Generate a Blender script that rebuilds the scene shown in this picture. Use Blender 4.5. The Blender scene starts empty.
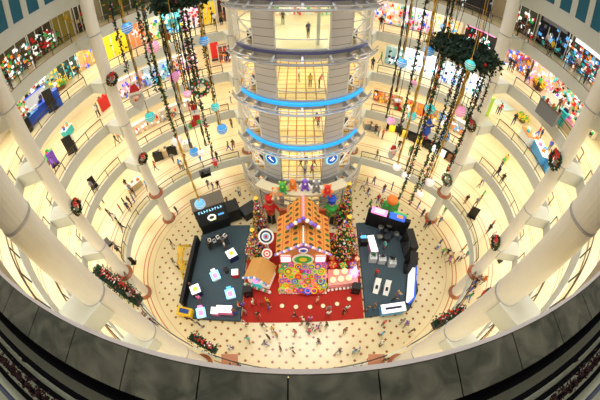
import bpy, bmesh, math, random
from mathutils import Vector, Matrix
PI = math.pi
R = random.Random(7)
S = bpy.context.scene
C = S.collection

# ---------------------------------------------------------------- camera, world, light, exposure
PITCH = math.radians(50.1)
FPX = 301.7
CAMP = Vector((0.0, -15.95, 30.0))
cd = bpy.data.cameras.new('camera')
cam = bpy.data.objects.new('camera', cd)
C.objects.link(cam)
cam.location = CAMP
cam.rotation_euler = (PI / 2 - PITCH, 0, 0)
cd.type = 'PANO'
try:
    cd.panorama_type = 'FISHEYE_EQUISOLID'
    cd.fisheye_lens = FPX * 36 / 600
    cd.fisheye_fov = math.radians(190)
except Exception:
    pass
try:
    cd.cycles.panorama_type = 'FISHEYE_EQUISOLID'
    cd.cycles.fisheye_lens = FPX * 36 / 600
    cd.cycles.fisheye_fov = math.radians(190)
except Exception:
    pass
cd.sensor_width = 36
cd.clip_start = 0.05
cd.clip_end = 500
S.camera = cam

W = bpy.data.worlds.new('world')
S.world = W
W.use_nodes = True
W.node_tree.nodes['Background'].inputs[0].default_value = (1.0, 0.95, 0.86, 1)
W.node_tree.nodes['Background'].inputs[1].default_value = 0.2

def area(name, loc, rot, sx, sy, power, col, spread=None):
    l = bpy.data.lights.new(name, 'AREA')
    l.shape = 'RECTANGLE'; l.size = sx; l.size_y = sy
    l.energy = power; l.color = col
    if spread: l.spread = spread
    o = bpy.data.objects.new(name, l); C.objects.link(o)
    o.location = loc; o.rotation_euler = rot
    return o
area('atrium_skylight', (0, 2, 46), (0, 0, 0), 22, 14, 2600, (1.0, 0.97, 0.92), math.radians(110))

S.view_settings.view_transform = 'Standard'
S.view_settings.look = 'None'
S.view_settings.exposure = 0.58
S.view_settings.gamma = 1.0
S.view_settings.use_curve_mapping = False
S.cycles.max_bounces = 6
S.cycles.diffuse_bounces = 3
S.cycles.transparent_max_bounces = 12
S.cycles.use_denoising = True

# ---------------------------------------------------------------- pixel -> ray helpers (for working out positions)
def ray(u, v):
    x = u - 300; y = 200 - v
    r = math.hypot(x, y)
    th = 2 * math.asin(r / 2 / FPX)
    s = math.sin(th) / max(r, 1e-6)
    X = x * s; U = y * s; F = math.cos(th)
    return Vector((X, F * math.cos(PITCH) + U * math.sin(PITCH), -F * math.sin(PITCH) + U * math.cos(PITCH)))
def at(u, v, z):                       # point of the level z seen there
    d = ray(u, v)
    return CAMP + d * ((CAMP.z - z) / -d.z)
def rho(u, v, r):                      # point at horizontal distance r
    d = ray(u, v)
    return CAMP + d * (r / math.hypot(d.x, d.y))

# ---------------------------------------------------------------- materials
MATS = {}
def mat(name, col=(.8, .8, .8), rough=.5, metal=0, emit=0, noise=.06, scale=3.0, alpha=1):
    if name in MATS: return MATS[name]
    m = bpy.data.materials.new(name); m.use_nodes = True
    nt = m.node_tree; b = nt.nodes['Principled BSDF']
    b.inputs['Roughness'].default_value = rough
    b.inputs['Metallic'].default_value = metal
    tc = nt.nodes.new('ShaderNodeTexCoord')
    n = nt.nodes.new('ShaderNodeTexNoise'); n.inputs['Scale'].default_value = scale
    mx = nt.nodes.new('ShaderNodeMixRGB')
    mx.inputs[1].default_value = (*[max(0, c * (1 - noise)) for c in col], 1)
    mx.inputs[2].default_value = (*[min(1, c * (1 + noise)) for c in col], 1)
    nt.links.new(tc.outputs['Object'], n.inputs['Vector'])
    nt.links.new(n.outputs['Fac'], mx.inputs[0])
    nt.links.new(mx.outputs[0], b.inputs['Base Color'])
    if emit:
        nt.links.new(mx.outputs[0], b.inputs['Emission Color'])
        b.inputs['Emission Strength'].default_value = emit
    if alpha < 1: b.inputs['Alpha'].default_value = alpha
    MATS[name] = m
    return m

def srgb(r, g, b):
    f = lambda c: (c / 255 / 12.92) if c <= 10 else ((c / 255 + .055) / 1.055) ** 2.4
    return (f(r), f(g), f(b))

def nodes(name, rough=.4):
    m = bpy.data.materials.new(name); m.use_nodes = True
    MATS[name] = m
    nt = m.node_tree; b = nt.nodes['Principled BSDF']
    b.inputs['Roughness'].default_value = rough
    def N(t, **k):
        n = nt.nodes.new(t)
        for a, v in k.items(): setattr(n, a, v)
        return n
    def M(op, a, b_=None, c=None):
        n = nt.nodes.new('ShaderNodeMath'); n.operation = op
        for i, x in enumerate((a, b_, c)):
            if x is None: continue
            if isinstance(x, (int, float)): n.inputs[i].default_value = x
            else: nt.links.new(x, n.inputs[i])
        return n.outputs[0]
    def MIX(f, a, b_):
        n = nt.nodes.new('ShaderNodeMixRGB')
        for i, x in enumerate((f, a, b_)):
            if isinstance(x, (int, float)): n.inputs[i].default_value = x
            elif isinstance(x, tuple): n.inputs[i].default_value = (*x, 1)
            else: nt.links.new(x, n.inputs[i])
        return n.outputs[0]
    return m, nt, b, N, M, MIX

CREAM = srgb(240, 224, 182)
CREAM2 = srgb(228, 208, 162)
BROWN = srgb(156, 88, 44)
def floor_mat(name, stripes, dots, a=21.55, b_=15.95):
    m, nt, b, N, M, MIX = nodes(name, .22)
    tc = N('ShaderNodeTexCoord'); sp = N('ShaderNodeSeparateXYZ')
    nt.links.new(tc.outputs['Object'], sp.inputs[0])
    x, y = sp.outputs[0], sp.outputs[1]
    e = M('SQRT', M('ADD', M('POWER', M('DIVIDE', x, a), 2), M('POWER', M('DIVIDE', y, b_), 2)))
    no = N('ShaderNodeTexNoise'); no.inputs['Scale'].default_value = .6
    nt.links.new(tc.outputs['Object'], no.inputs['Vector'])
    col = MIX(no.outputs['Fac'], CREAM, CREAM2)
    # tile joints
    jx = M('LESS_THAN', M('ABSOLUTE', M('SUBTRACT', M('FRACT', M('DIVIDE', x, 1.15)), .5)), .015)
    jy = M('LESS_THAN', M('ABSOLUTE', M('SUBTRACT', M('FRACT', M('DIVIDE', y, 1.15)), .5)), .015)
    col = MIX(M('MULTIPLY', M('MAXIMUM', jx, jy), .35), col, CREAM2)
    if dots:
        ua = M('DIVIDE', M('ADD', x, y), 1.34); ub = M('DIVIDE', M('SUBTRACT', x, y), 1.34)
        dx = M('ABSOLUTE', M('SUBTRACT', M('FRACT', ua), .5))
        dy = M('ABSOLUTE', M('SUBTRACT', M('FRACT', ub), .5))
        d = M('MULTIPLY', M('LESS_THAN', M('MAXIMUM', dx, dy), .135), M('LESS_THAN', e, .80))
        col = MIX(d, col, BROWN)
    for (c, w, s) in stripes:
        col = MIX(M('MULTIPLY', M('LESS_THAN', M('ABSOLUTE', M('SUBTRACT', e, c)), w), s), col, srgb(196, 104, 70))
    nt.links.new(col, b.inputs['Base Color'])
    return m
M_GROUND = floor_mat('ground_tiles', [(.86, .0035, .9), (.885, .0035, .9), (.96, .004, .9), (.82, .002, .6)], True)
M_GALLA = floor_mat('gallery_tiles_low', [(.975, .003, .8), (1.0, .003, .8), (1.12, .003, .6)], False)
M_GALL = floor_mat('gallery_tiles', [(1.085, .0025, .7), (1.10, .0025, .7), (1.2, .003, .6)], False)
M_FASCIA = mat('pale_plaster', srgb(216, 218, 208), .55, noise=.03, scale=.8)
M_WALL = mat('cream_wall', srgb(238, 222, 188), .6, noise=.05, scale=.5)
M_COL = mat('column_paint', srgb(236, 232, 220), .35, noise=.02)
M_RAIL = mat('bronze_rail', srgb(78, 60, 48), .35, .5)
M_RAILR = mat('red_brown_rail', srgb(165, 88, 58), .4, .2)
M_POST = mat('steel_post', srgb(92, 88, 84), .35, .6)
def glass(name, col, alpha):
    m = bpy.data.materials.new(name); m.use_nodes = True; nt = m.node_tree
    nt.nodes.clear()
    o = nt.nodes.new('ShaderNodeOutputMaterial'); mx = nt.nodes.new('ShaderNodeMixShader')
    t = nt.nodes.new('ShaderNodeBsdfTransparent'); g = nt.nodes.new('ShaderNodeBsdfGlossy')
    t.inputs[0].default_value = (*col, 1); g.inputs['Roughness'].default_value = .05
    mx.inputs[0].default_value = alpha
    nt.links.new(t.outputs[0], mx.inputs[1]); nt.links.new(g.outputs[0], mx.inputs[2]); nt.links.new(mx.outputs[0], o.inputs[0])
    return m
M_GLASS = glass('clear_glass', (.88, .93, .9), .06)
M_METAL = mat('brushed_steel', srgb(176, 178, 182), .38, .35, noise=.04)
M_SILVER = mat('silver_tube', srgb(205, 208, 214), .25, .6)
M_BLUE = mat('blue_light_band', srgb(40, 165, 245), .4, emit=.55)
M_WHITE = mat('white_paint', srgb(240, 240, 236), .4)
M_BLACK = mat('black_paint', srgb(12, 13, 16), .6)
M_DARK = mat('dark_grey', srgb(45, 48, 52), .5)
M_STAGE = mat('slate_carpet', srgb(66, 84, 94), .9, noise=.12, scale=8)
M_RED = mat('red_carpet', srgb(178, 34, 20), .85, noise=.1, scale=6)
M_GREEN = mat('dark_pine', srgb(24, 60, 34), .8, noise=.4, scale=9)
M_GREEN2 = mat('bright_pine', srgb(44, 112, 62), .7, noise=.4, scale=9)
M_GOLD = mat('gold_ribbon', srgb(205, 165, 60), .35, .3)
M_BOW = mat('red_bow', srgb(205, 28, 34), .45)
M_YEL = mat('yellow_paint', srgb(246, 200, 30), .4)
def pc(name, rgb, rough=.4, emit=0, metal=0): return mat(name.replace(' ', '_'), srgb(*rgb), rough, metal, emit)
PAL = {'red': (214, 36, 34), 'orange': (245, 130, 40), 'yellow': (250, 214, 50), 'green': (60, 180, 80), 'teal': (40, 190, 190),
       'blue': (40, 90, 215), 'sky blue': (90, 175, 240), 'purple': (130, 80, 210), 'pink': (245, 130, 190), 'white': (245, 243, 238),
       'black': (14, 14, 17), 'grey': (130, 132, 136), 'brown': (120, 78, 48), 'navy': (30, 40, 90), 'beige': (216, 190, 150), 'gold': (226, 176, 60),
       'lime': (170, 220, 60), 'silver': (200, 204, 210), 'terracotta': (186, 120, 84)}
def P(c, emit=0): return pc('paint_' + c + ('_lit' if emit else ''), PAL[c], .4, emit)

# ---------------------------------------------------------------- mesh helpers
class MB:
    def __init__(s): s.bm = bmesh.new(); s.ms = []; s.cur = 0
    def m(s, mt):
        if mt not in s.ms: s.ms.append(mt)
        s.cur = s.ms.index(mt); return s
    def face(s, vs):
        try: f = s.bm.faces.new(vs); f.material_index = s.cur
        except ValueError: pass
    def box(s, c, d, rz=0, mtx=None, top=1.0):
        hx, hy, hz = d[0] / 2, d[1] / 2, d[2] / 2
        mt = Matrix.Translation(c) @ Matrix.Rotation(rz, 4, 'Z')
        if mtx is not None: mt = mtx
        v = [s.bm.verts.new(mt @ Vector((x * hx * (top if z > 0 else 1), y * hy * (top if z > 0 else 1), z * hz))) for z in (-1, 1) for (x, y) in ((-1, -1), (1, -1), (1, 1), (-1, 1))]
        for q in ((3, 2, 1, 0), (4, 5, 6, 7), (0, 1, 5, 4), (1, 2, 6, 5), (2, 3, 7, 6), (3, 0, 4, 7)): s.face([v[i] for i in q])
        return s
    def tube(s, pts, r, n=6, closed=False, caps=True):
        pts = [Vector(p) for p in pts]; k = len(pts); rings = []
        for i, p in enumerate(pts):
            a = pts[(i - 1) % k] if (i > 0 or closed) else p
            b = pts[(i + 1) % k] if (i < k - 1 or closed) else p
            t = (b - a).normalized()
            up = Vector((0, 0, 1)) if abs(t.z) < .95 else Vector((1, 0, 0))
            x = t.cross(up).normalized(); y = x.cross(t)
            rr = r[i] if isinstance(r, (list, tuple)) else r
            rings.append([s.bm.verts.new(p + (x * math.cos(2 * PI * j / n) + y * math.sin(2 * PI * j / n)) * rr) for j in range(n)])
        for i in range(k if closed else k - 1):
            A, B = rings[i], rings[(i + 1) % k]
            for j in range(n): s.face([A[j], A[(j + 1) % n], B[(j + 1) % n], B[j]])
        if caps and not closed:
            s.face(rings[0][::-1]); s.face(rings[-1])
        return s
    def lathe(s, prof, c=(0, 0, 0), n=16, mtx=None):
        mt = mtx if mtx is not None else Matrix.Translation(c)
        rings = [[s.bm.verts.new(mt @ Vector((r * math.cos(2 * PI * j / n), r * math.sin(2 * PI * j / n), z))) for j in range(n)] for r, z in prof]
        for A, B in zip(rings, rings[1:]):
            for j in range(n): s.face([A[j], A[(j + 1) % n], B[(j + 1) % n], B[j]])
        s.face(rings[0][::-1]); s.face(rings[-1]); return s
    def ball(s, c, r, n=10, sz=1.0, mtx=None):
        prof = [(max(1e-3, r * math.sin(PI * i / (n // 2 + 1))), -r * sz * math.cos(PI * i / (n // 2 + 1))) for i in range(n // 2 + 2)]
        return s.lathe(prof, c, n, mtx)
    def torus(s, c, Rr, r, n=20, k=6, mtx=None):
        mt = mtx if mtx is not None else Matrix.Translation(c)
        V = [[s.bm.verts.new(mt @ Vector(((Rr + r * math.cos(2 * PI * j / k)) * math.cos(2 * PI * i / n), (Rr + r * math.cos(2 * PI * j / k)) * math.sin(2 * PI * i / n), r * math.sin(2 * PI * j / k)))) for j in range(k)] for i in range(n)]
        for i in range(n):
            for j in range(k): s.face([V[i][j], V[(i + 1) % n][j], V[(i + 1) % n][(j + 1) % k], V[i][(j + 1) % k]])
        return s
    def poly(s, pts, d):                # prism: outline pts extruded by vector d
        a = [s.bm.verts.new(Vector(p)) for p in pts]; b = [s.bm.verts.new(Vector(p) + Vector(d)) for p in pts]
        s.face(a[::-1]); s.face(b)
        for i in range(len(a)): s.face([a[i], a[(i + 1) % len(a)], b[(i + 1) % len(a)], b[i]])
        return s
    def quad(s, a, b, c, d):
        s.face([s.bm.verts.new(Vector(p)) for p in (a, b, c, d)]); return s
    def leaves(s, pts, size, rnd):      # little three-sided needles clumps
        for p in pts:
            p = Vector(p)
            d = Vector((rnd.uniform(-1, 1), rnd.uniform(-1, 1), rnd.uniform(-.8, .8))).normalized()
            e = d.orthogonal().normalized(); f = d.cross(e); z = size * rnd.uniform(.7, 1.3)
            v = [s.bm.verts.new(p + e * z * .45), s.bm.verts.new(p - e * z * .25 + f * z * .4), s.bm.verts.new(p - e * z * .25 - f * z * .4), s.bm.verts.new(p + d * z * 1.3)]
            for q in ((0, 1, 2), (0, 1, 3), (1, 2, 3), (2, 0, 3)): s.face([v[i] for i in q])
        return s
    def build(s, name, parent=None, loc=None, rz=0, smooth=False):
        bmesh.ops.recalc_face_normals(s.bm, faces=s.bm.faces[:])
        me = bpy.data.meshes.new(name); s.bm.to_mesh(me); s.bm.free()
        for mt in s.ms: me.materials.append(mt)
        if smooth:
            me.polygons.foreach_set('use_smooth', [True] * len(me.polygons))
        o = bpy.data.objects.new(name, me); C.objects.link(o)
        if parent: o.parent = parent
        if loc is not None: o.location = loc
        if rz: o.rotation_euler = (0, 0, rz)
        return o

def thing(name, label, cat, loc=(0, 0, 0), rz=0, group=None):
    o = bpy.data.objects.new(name, None); C.objects.link(o)
    o.empty_display_size = .2
    o.location = loc; o.rotation_euler = (0, 0, rz)
    return tag(o, label, cat, group)
def tag(o, label, cat, group=None):
    o['label'] = label; o['category'] = cat
    if group: o['group'] = group
    return o
def struct(o): o['kind'] = 'structure'; return o
def stuff(o): o['kind'] = 'stuff'; return o
def dup(root, loc=None, rz=None, label=None, group=None):
    r = root.copy(); C.objects.link(r)
    if loc is not None: r.location = loc
    if rz is not None: r.rotation_euler = (0, 0, rz)
    if label: r['label'] = label
    if group: r['group'] = group
    for ch in list(root.children):
        c = ch.copy(); C.objects.link(c); c.parent = r
        for g in ch.children:
            d = g.copy(); C.objects.link(d); d.parent = c
    return r

# ---------------------------------------------------------------- the ellipse of the atrium
EA, EB = 21.55, 15.95
AA, AB = 19.0, 12.9
def ep(deg, off, z, a=EA, b=EB):
    t = math.radians(deg)
    return Vector(((a + off) * math.sin(t), (b + off) * math.cos(t), z))
def arc(mb, t0, t1, o0, o1, z0, z1, n, a=EA, b=EB, a2=None, b2=None):
    """solid band along the ellipse from offset o0 to o1 and z0 to z1"""
    a2 = a2 or a; b2 = b2 or b
    full = abs(t1 - t0) >= 359.9
    V = []
    for i in range(n if full else n + 1):
        t = t0 + (t1 - t0) * i / n
        V.append([mb.bm.verts.new(p) for p in (ep(t, o0, z0, a, b), ep(t, o1, z0, a2, b2), ep(t, o1, z1, a2, b2), ep(t, o0, z1, a, b))])
    for i in range(n):
        A, B = V[i], V[(i + 1) % len(V)]
        for j in range(4): mb.face([A[j], A[(j + 1) % 4], B[(j + 1) % 4], B[j]])
    if not full: mb.face(V[0][::-1]); mb.face(V[-1])
    return mb
LV = {'ground': 0.0, 'first': 5.0, 'second': 10.3, 'third': 15.6, 'fourth': 20.7, 'fifth': 25.5, 'sixth': 30.3}
OUT = 8.0

# ---------------------------------------------------------------- structure
mb = MB().m(M_GROUND)
mb.lathe([(1e-3, -.3), (1, -.3), (1, 0), (1e-3, 0)], n=96)
fl = struct(mb.build('floor')); 
for v in fl.data.vertices: v.co.x *= EA + OUT + .3; v.co.y *= EB + OUT + .3
fl.data.update()
names = ['first', 'second', 'third', 'fourth', 'fifth', 'sixth']
for k, nm in enumerate(names):
    z = LV[nm]; ft = 1.1 if nm != 'sixth' else 1.4
    t0, t1 = (0, 360) if nm != 'sixth' else (-118, 118)
    n = 120 if nm != 'sixth' else 80
    a, b = (AA, AB) if nm == 'first' else (EA, EB)
    # slab with tiled top
    mb = MB().m(M_GALLA if nm == 'first' else M_GALL)
    arc(mb, t0, t1, .14, OUT, z - .3, z, n, a, b, EA, EB)
    o = struct(mb.build('floor'))
    mb = MB().m(M_FASCIA)
    arc(mb, t0, t1, 0, .14, z - ft, z + .04, n, a, b)
    arc(mb, t0, t1, .14, .5, z - ft, z - .9, n, a, b)
    struct(mb.build('trim_%d' % (k + 1)))
    mb = MB().m(M_FASCIA)
    arc(mb, t0, t1, .5, OUT, z - .9, z - .31, n, a, b, EA, EB)
    struct(mb.build('ceiling'))
allz = [LV[k] for k in ('ground', 'first', 'second', 'third', 'fourth', 'fifth', 'sixth')]
for k in range(7):
    z0 = allz[k]; z1 = allz[k + 1] - .32 if k < 6 else z0 + 7
    if k == 6:
        mb = MB().m(M_FASCIA)
        arc(mb, -118, 118, .1, .5, z0 + .05, z0 + .2, 90)
        arc(mb, -118, 118, .1, .5, z0 + 5.2, z0 + 7, 90)
        w = struct(mb.build('wall_upper'))
        # teal panes between pale mullions
        pane_t = []
        t = -117.0
        while t < 117:
            d = math.hypot(EA * math.cos(math.radians(t)), EB * math.sin(math.radians(t))) * PI / 180
            st = 1.75 / d
            mbp = MB().m(mat('teal_pane', srgb(30, 104, 128), .35, noise=.12, scale=1.2))
            arc(mbp, t, t + st * .66, .22, .3, z0 + .2, z0 + 5.2, 2)
            mbp.build('pane', w)
            mbp = MB().m(M_FASCIA)
            arc(mbp, t + st * .66, t + st, .15, .45, z0 + .2, z0 + 5.2, 1)
            mbp.build('mullion', w)
            t += st
    else:
        mb = MB().m(M_WALL)
        arc(mb, 0, 360, OUT, OUT + .3, z0, z1, 120)
        struct(mb.build('wall_' + ['ground', 'first', 'second', 'third', 'fourth', 'fifth'][k]))

# downlights in the ceilings of each gallery
for k in range(6):
    z = allz[k + 1] - (1.0 if k < 5 else 1.0)
    for i in range(16):
        t = i * 22.5 + 11.25
        if k == 5 and not (-118 < ((t + 180) % 360 - 180) < 118): continue
        p = ep(t, 3.6, z)
        tt = math.atan2(p.y, p.x)
        area('gallery_downlight', p, (0, 0, tt), 5.5, 5.0, 215 if k < 5 else 45, (1.0, .95, .84))

# ---------------------------------------------------------------- columns
COLS = []
side = {20: 'right', 65: 'right', 110: 'right', 155: 'right', -20: 'left', -65: 'left', -110: 'left', -155: 'left'}
cdesc = {20: 'behind the lift tower', 65: 'at the far', 110: 'at the middle', 155: 'at the near'}
for t in (-155, -110, -65, -20, 20, 65, 110, 155):
    p = Vector((EA * .89 * math.sin(math.radians(t)), EB * .89 * math.cos(math.radians(t)), 0))
    COLS.append((t, p))
    if abs(t) == 20: lab = 'slim round white column just %s of the lift tower' % side[t]
    elif abs(t) == 65: lab = 'tall round white column at the far %s, rising past the hanging baubles' % side[t]
    elif abs(t) == 110: lab = 'round white column on the middle %s of the atrium, carrying wreaths' % side[t]
    else: lab = 'thick near white column sweeping across the lower %s of the view' % side[t]
    c = thing('column', lab, 'column', p, 0, 'round white atrium columns')
    top = 36 if abs(t) < 118 else 29.5
    mb = MB().m(M_COL)
    mb.lathe([(.62, 0), (.62, top)], n=24)
    mb.build('shaft', c, smooth=False)
    for z in allz[1:6]:
        mb = MB().m(M_METAL); mb.lathe([(.625, z - .03), (.65, z - .03), (.65, z + .06), (.625, z + .06)], n=24)
        mb.build('joint_ring', c)
    for zb in (0, 5):
        mb = MB().m(BR := mat('brown_stone_base', BROWN, .3))
        mb.lathe([(.95, zb + .0), (.95, zb + .12), (.64, zb + .3), (.63, zb + .3)], n=24)
        mb.build('base', c)
    # solid balcony pieces tying the gallery edge to the column
    for k, z in enumerate(allz[2:6]):
        if abs(t) == 155 and z > 25: continue
        mb = MB().m(M_FASCIA)
        u = Vector((p.x, p.y, 0)).normalized(); q = ep(t, .1, 0); d = Vector((q.x - p.x, q.y - p.y, 0)); L = d.length - .1
        d.normalize()
        mid = p + d * (L / 2)
        mb.box((mid.x - p.x, mid.y - p.y, z - .5), (1.5, L, 1.1), math.atan2(d.y, d.x) - PI / 2)
        mb.build('balcony_bracket', c)

# ---------------------------------------------------------------- railings
lvl_word = {'first': 'lowest', 'second': 'second', 'third': 'third', 'fourth': 'fourth', 'fifth': 'fifth'}
sec_word = {(-155, -110): 'near left', (-110, -65): 'left', (-65, -20): 'far left', (-20, 20): 'rear, behind the lift tower,', (20, 65): 'far right', (65, 110): 'right', (110, 155): 'near right', (155, 205): 'near middle, under the viewer,'}
for nm in ('first', 'second', 'third', 'fourth', 'fifth'):
    z = LV[nm]; a, b = (AA, AB) if nm == 'first' else (EA, EB)
    for (s0, s1), wd in sec_word.items():
        if nm == 'fifth' and (s0 >= 110 or s1 <= -110): 
            if s0 == 155 : continue
        if nm == 'fifth' and (s0 == 110 or s0 == -155): continue
        if abs(s0) == 20 and abs(s1) == 20: continue
        g = 3.6
        t0, t1 = s0 + g, s1 - g
        off = .07
        r = thing('railing', 'glass railing with bronze handrail along the %s gallery, %s section' % (lvl_word[nm], wd.strip(',')), 'railing', (0, 0, 0), 0, 'gallery railings around the atrium')
        n = 24
        pts = [ep(t0 + (t1 - t0) * i / n, off, z + 1.05, a, b) for i in range(n + 1)]
        MB().m(M_RAIL).tube(pts, .05, 6).build('handrail', r)
        pts = [ep(t0 + (t1 - t0) * i / n, off + .35, z + .03, a, b) for i in range(n + 1)]
        MB().m(M_RAILR).tube(pts, .035, 4).build('foot_rail', r)
        mb = MB().m(M_GLASS)
        for i in range(n):
            A = ep(t0 + (t1 - t0) * i / n, off, z + .12, a, b); B = ep(t0 + (t1 - t0) * (i + 1) / n, off, z + .12, a, b)
            mb.quad(A, B, B + Vector((0, 0, .8)), A + Vector((0, 0, .8)))
        mb.build('glass', r)
        ln = sum((pts[i + 1] - pts[i]).length for i in range(n)); k = max(4, round(ln / 2.1))
        for i in range(k + 1):
            q = ep(t0 + (t1 - t0) * i / k, off, z, a, b); q2 = ep(t0 + (t1 - t0) * i / k, off + .3, z, a, b)
            mb = MB().m(M_POST); mb.tube([q + Vector((0, 0, .03)), q + Vector((0, 0, 1.05))], .045, 5)
            mb.build('post', r)

# ---------------------------------------------------------------- stone parapet just below the camera
m, nt, b, N, M, MIX = nodes('green_grey_marble', .35)
tc = N('ShaderNodeTexCoord'); no = N('ShaderNodeTexNoise'); no.inputs['Scale'].default_value = 2.2; no.inputs['Detail'].default_value = 8; no.inputs['Distortion'].default_value = 1.2
nt.links.new(tc.outputs['Object'], no.inputs['Vector'])
cr = N('ShaderNodeValToRGB'); cr.color_ramp.elements[0].position = .35; cr.color_ramp.elements[0].color = (*srgb(66, 68, 56), 1)
cr.color_ramp.elements[1].position = .7; cr.color_ramp.elements[1].color = (*srgb(116, 114, 96), 1)
nt.links.new(no.outputs['Fac'], cr.inputs[0]); nt.links.new(cr.outputs[0], b.inputs['Base Color'])
M_MARBLE = m
par = struct(bpy.data.objects.new('wall_parapet', None)); C.objects.link(par)
mb = MB().m(mat('parapet_core', srgb(190, 180, 165), .6)); arc(mb, 118, 242, -.30, .05, 24.4, 26.55, 70); mb.build('core', par)
mb = MB().m(mat('parapet_edge', srgb(232, 222, 216), .5)); arc(mb, 118, 242, -.43, -.37, 26.4, 26.67, 90); mb.build('edge_strip', par)
t = 120.0
while t < 240:
    d = math.hypot(EA * math.cos(math.radians(t)), EB * math.sin(math.radians(t))) * PI / 180
    st = 1.0 / d
    mb = MB().m(M_MARBLE); arc(mb, t + .025, t + st - .025, -.37, .22, 26.55, 26.65, 3); mb.build('coping_stone', par); t += st
mb = MB().m(M_BLACK); arc(mb, 118, 242, -.33, .2, 26.5, 26.6, 70); mb.build('mortar_bed', par)
# dark gallery balustrade behind it
bal = thing('balustrade', 'dark barred balustrade with steel handrail behind the marble coping, at the lower corners', 'balustrade')
M_PITCH = mat('matt_black', (.004, .004, .005), .95); M_PITCH.node_tree.nodes['Principled BSDF'].inputs['Specular IOR Level'].default_value = .1
mb = MB().m(M_PITCH); arc(mb, 118, 242, .22, .42, 26.0, 26.45, 60); mb.build('channel', bal)
for o_, zz in ((.62, 26.3), (.84, 26.3), (1.06, 26.3), (1.26, 26.3)):
    mb = MB().m(M_PITCH); arc(mb, 118, 242, o_, o_ + .1, zz, zz + .06, 60); mb.build('bar', bal)
mb = MB().m(mat('blue_steel', srgb(96, 104, 128), .3, .5)); mb.tube([ep(118 + 124 * i / 60, 1.5, 26.6) for i in range(61)], .06, 8); mb.build('handrail', bal)
for i in range(21):
    q = ep(120 + i * 6, .75, 25.5); q2 = ep(120 + i * 6, 1.45, 26.55)
    MB().m(M_BLACK).tube([q, ep(120 + i * 6, .75, 26.3)], .03, 5).build('post', bal)
rg = random.Random(3)
gl = thing('garland', 'brown and red tinsel garland lying along the dark bars in the lower corners', 'garland')
mb = MB().m(mat('rust_tinsel', srgb(58, 26, 30), .8, noise=.5, scale=20))
pts = []
for i in range(5200):
    t = 120 + 120 * rg.random(); th = rg.random() * 2 * PI; rr = .11 * rg.random() ** .5 * (1 + .5 * math.sin(t * 9))
    pts.append(ep(t, .98 + rr * math.cos(th), 26.56 + rr * math.sin(th)))
mb.leaves(pts, .055, rg); stuff(mb.build('tinsel', gl))
# sloping metal deck beyond the bars
mb = MB().m(mat('deck', srgb(205, 210, 186), .6)); arc(mb, 118, 242, .5, 2.6, 25.5, 25.9, 60); struct(mb.build('floor'))

# ================================================================ lift tower
TC = Vector((0.2, 14.6, 0))
def tp(phi, r, z):
    a = math.radians(phi); return Vector((r * math.sin(a), -r * math.cos(a), z))
def tarc(mb, p0, p1, r0, r1, z0, z1, n):
    V = []
    for i in range(n + 1):
        p = p0 + (p1 - p0) * i / n
        V.append([mb.bm.verts.new(q) for q in (tp(p, r0, z0), tp(p, r1, z0), tp(p, r1, z1), tp(p, r0, z1))])
    for i in range(n):
        A, B = V[i], V[i + 1]
        for j in range(4): mb.face([A[j], A[(j + 1) % 4], B[(j + 1) % 4], B[j]])
    mb.face(V[0][::-1]); mb.face(V[-1]); return mb
m, nt, b, N, M, MIX = nodes('lobby_tiles', .25)
tc = N('ShaderNodeTexCoord'); sp = N('ShaderNodeSeparateXYZ'); nt.links.new(tc.outputs['Object'], sp.inputs[0])
g = None
for ax in (0, 1):
    q = M('LESS_THAN', M('ABSOLUTE', M('SUBTRACT', M('FRACT', M('DIVIDE', M('ADD', sp.outputs[ax], .1), .95)), .5)), .07)
    g = q if g is None else M('MAXIMUM', g, q)
nt.links.new(MIX(g, srgb(248, 214, 140), srgb(178, 108, 52)), b.inputs['Base Color'])
M_LOBBY = m
m, nt, b, N, M, MIX = nodes('seamed_steel_panel', .42)
tc = N('ShaderNodeTexCoord'); sp = N('ShaderNodeSeparateXYZ'); nt.links.new(tc.outputs['Object'], sp.inputs[0])
q = M('LESS_THAN', M('FRACT', M('DIVIDE', sp.outputs[2], .78)), .07)
nt.links.new(MIX(q, srgb(204, 204, 210), srgb(112, 114, 120)), b.inputs['Base Color']); b.inputs['Metallic'].default_value = .25
M_PANEL = m
tw = thing('lift_tower', 'round steel and glass lift tower with blue light rings rising behind the gingerbread house', 'lift tower', TC)
RW = 6.9
tz = [0.0, 5.0, 10.3, 15.6, 20.7, 25.5, 30.3]
M_INNER = mat('lift_core', srgb(206, 200, 188), .5)
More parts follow.
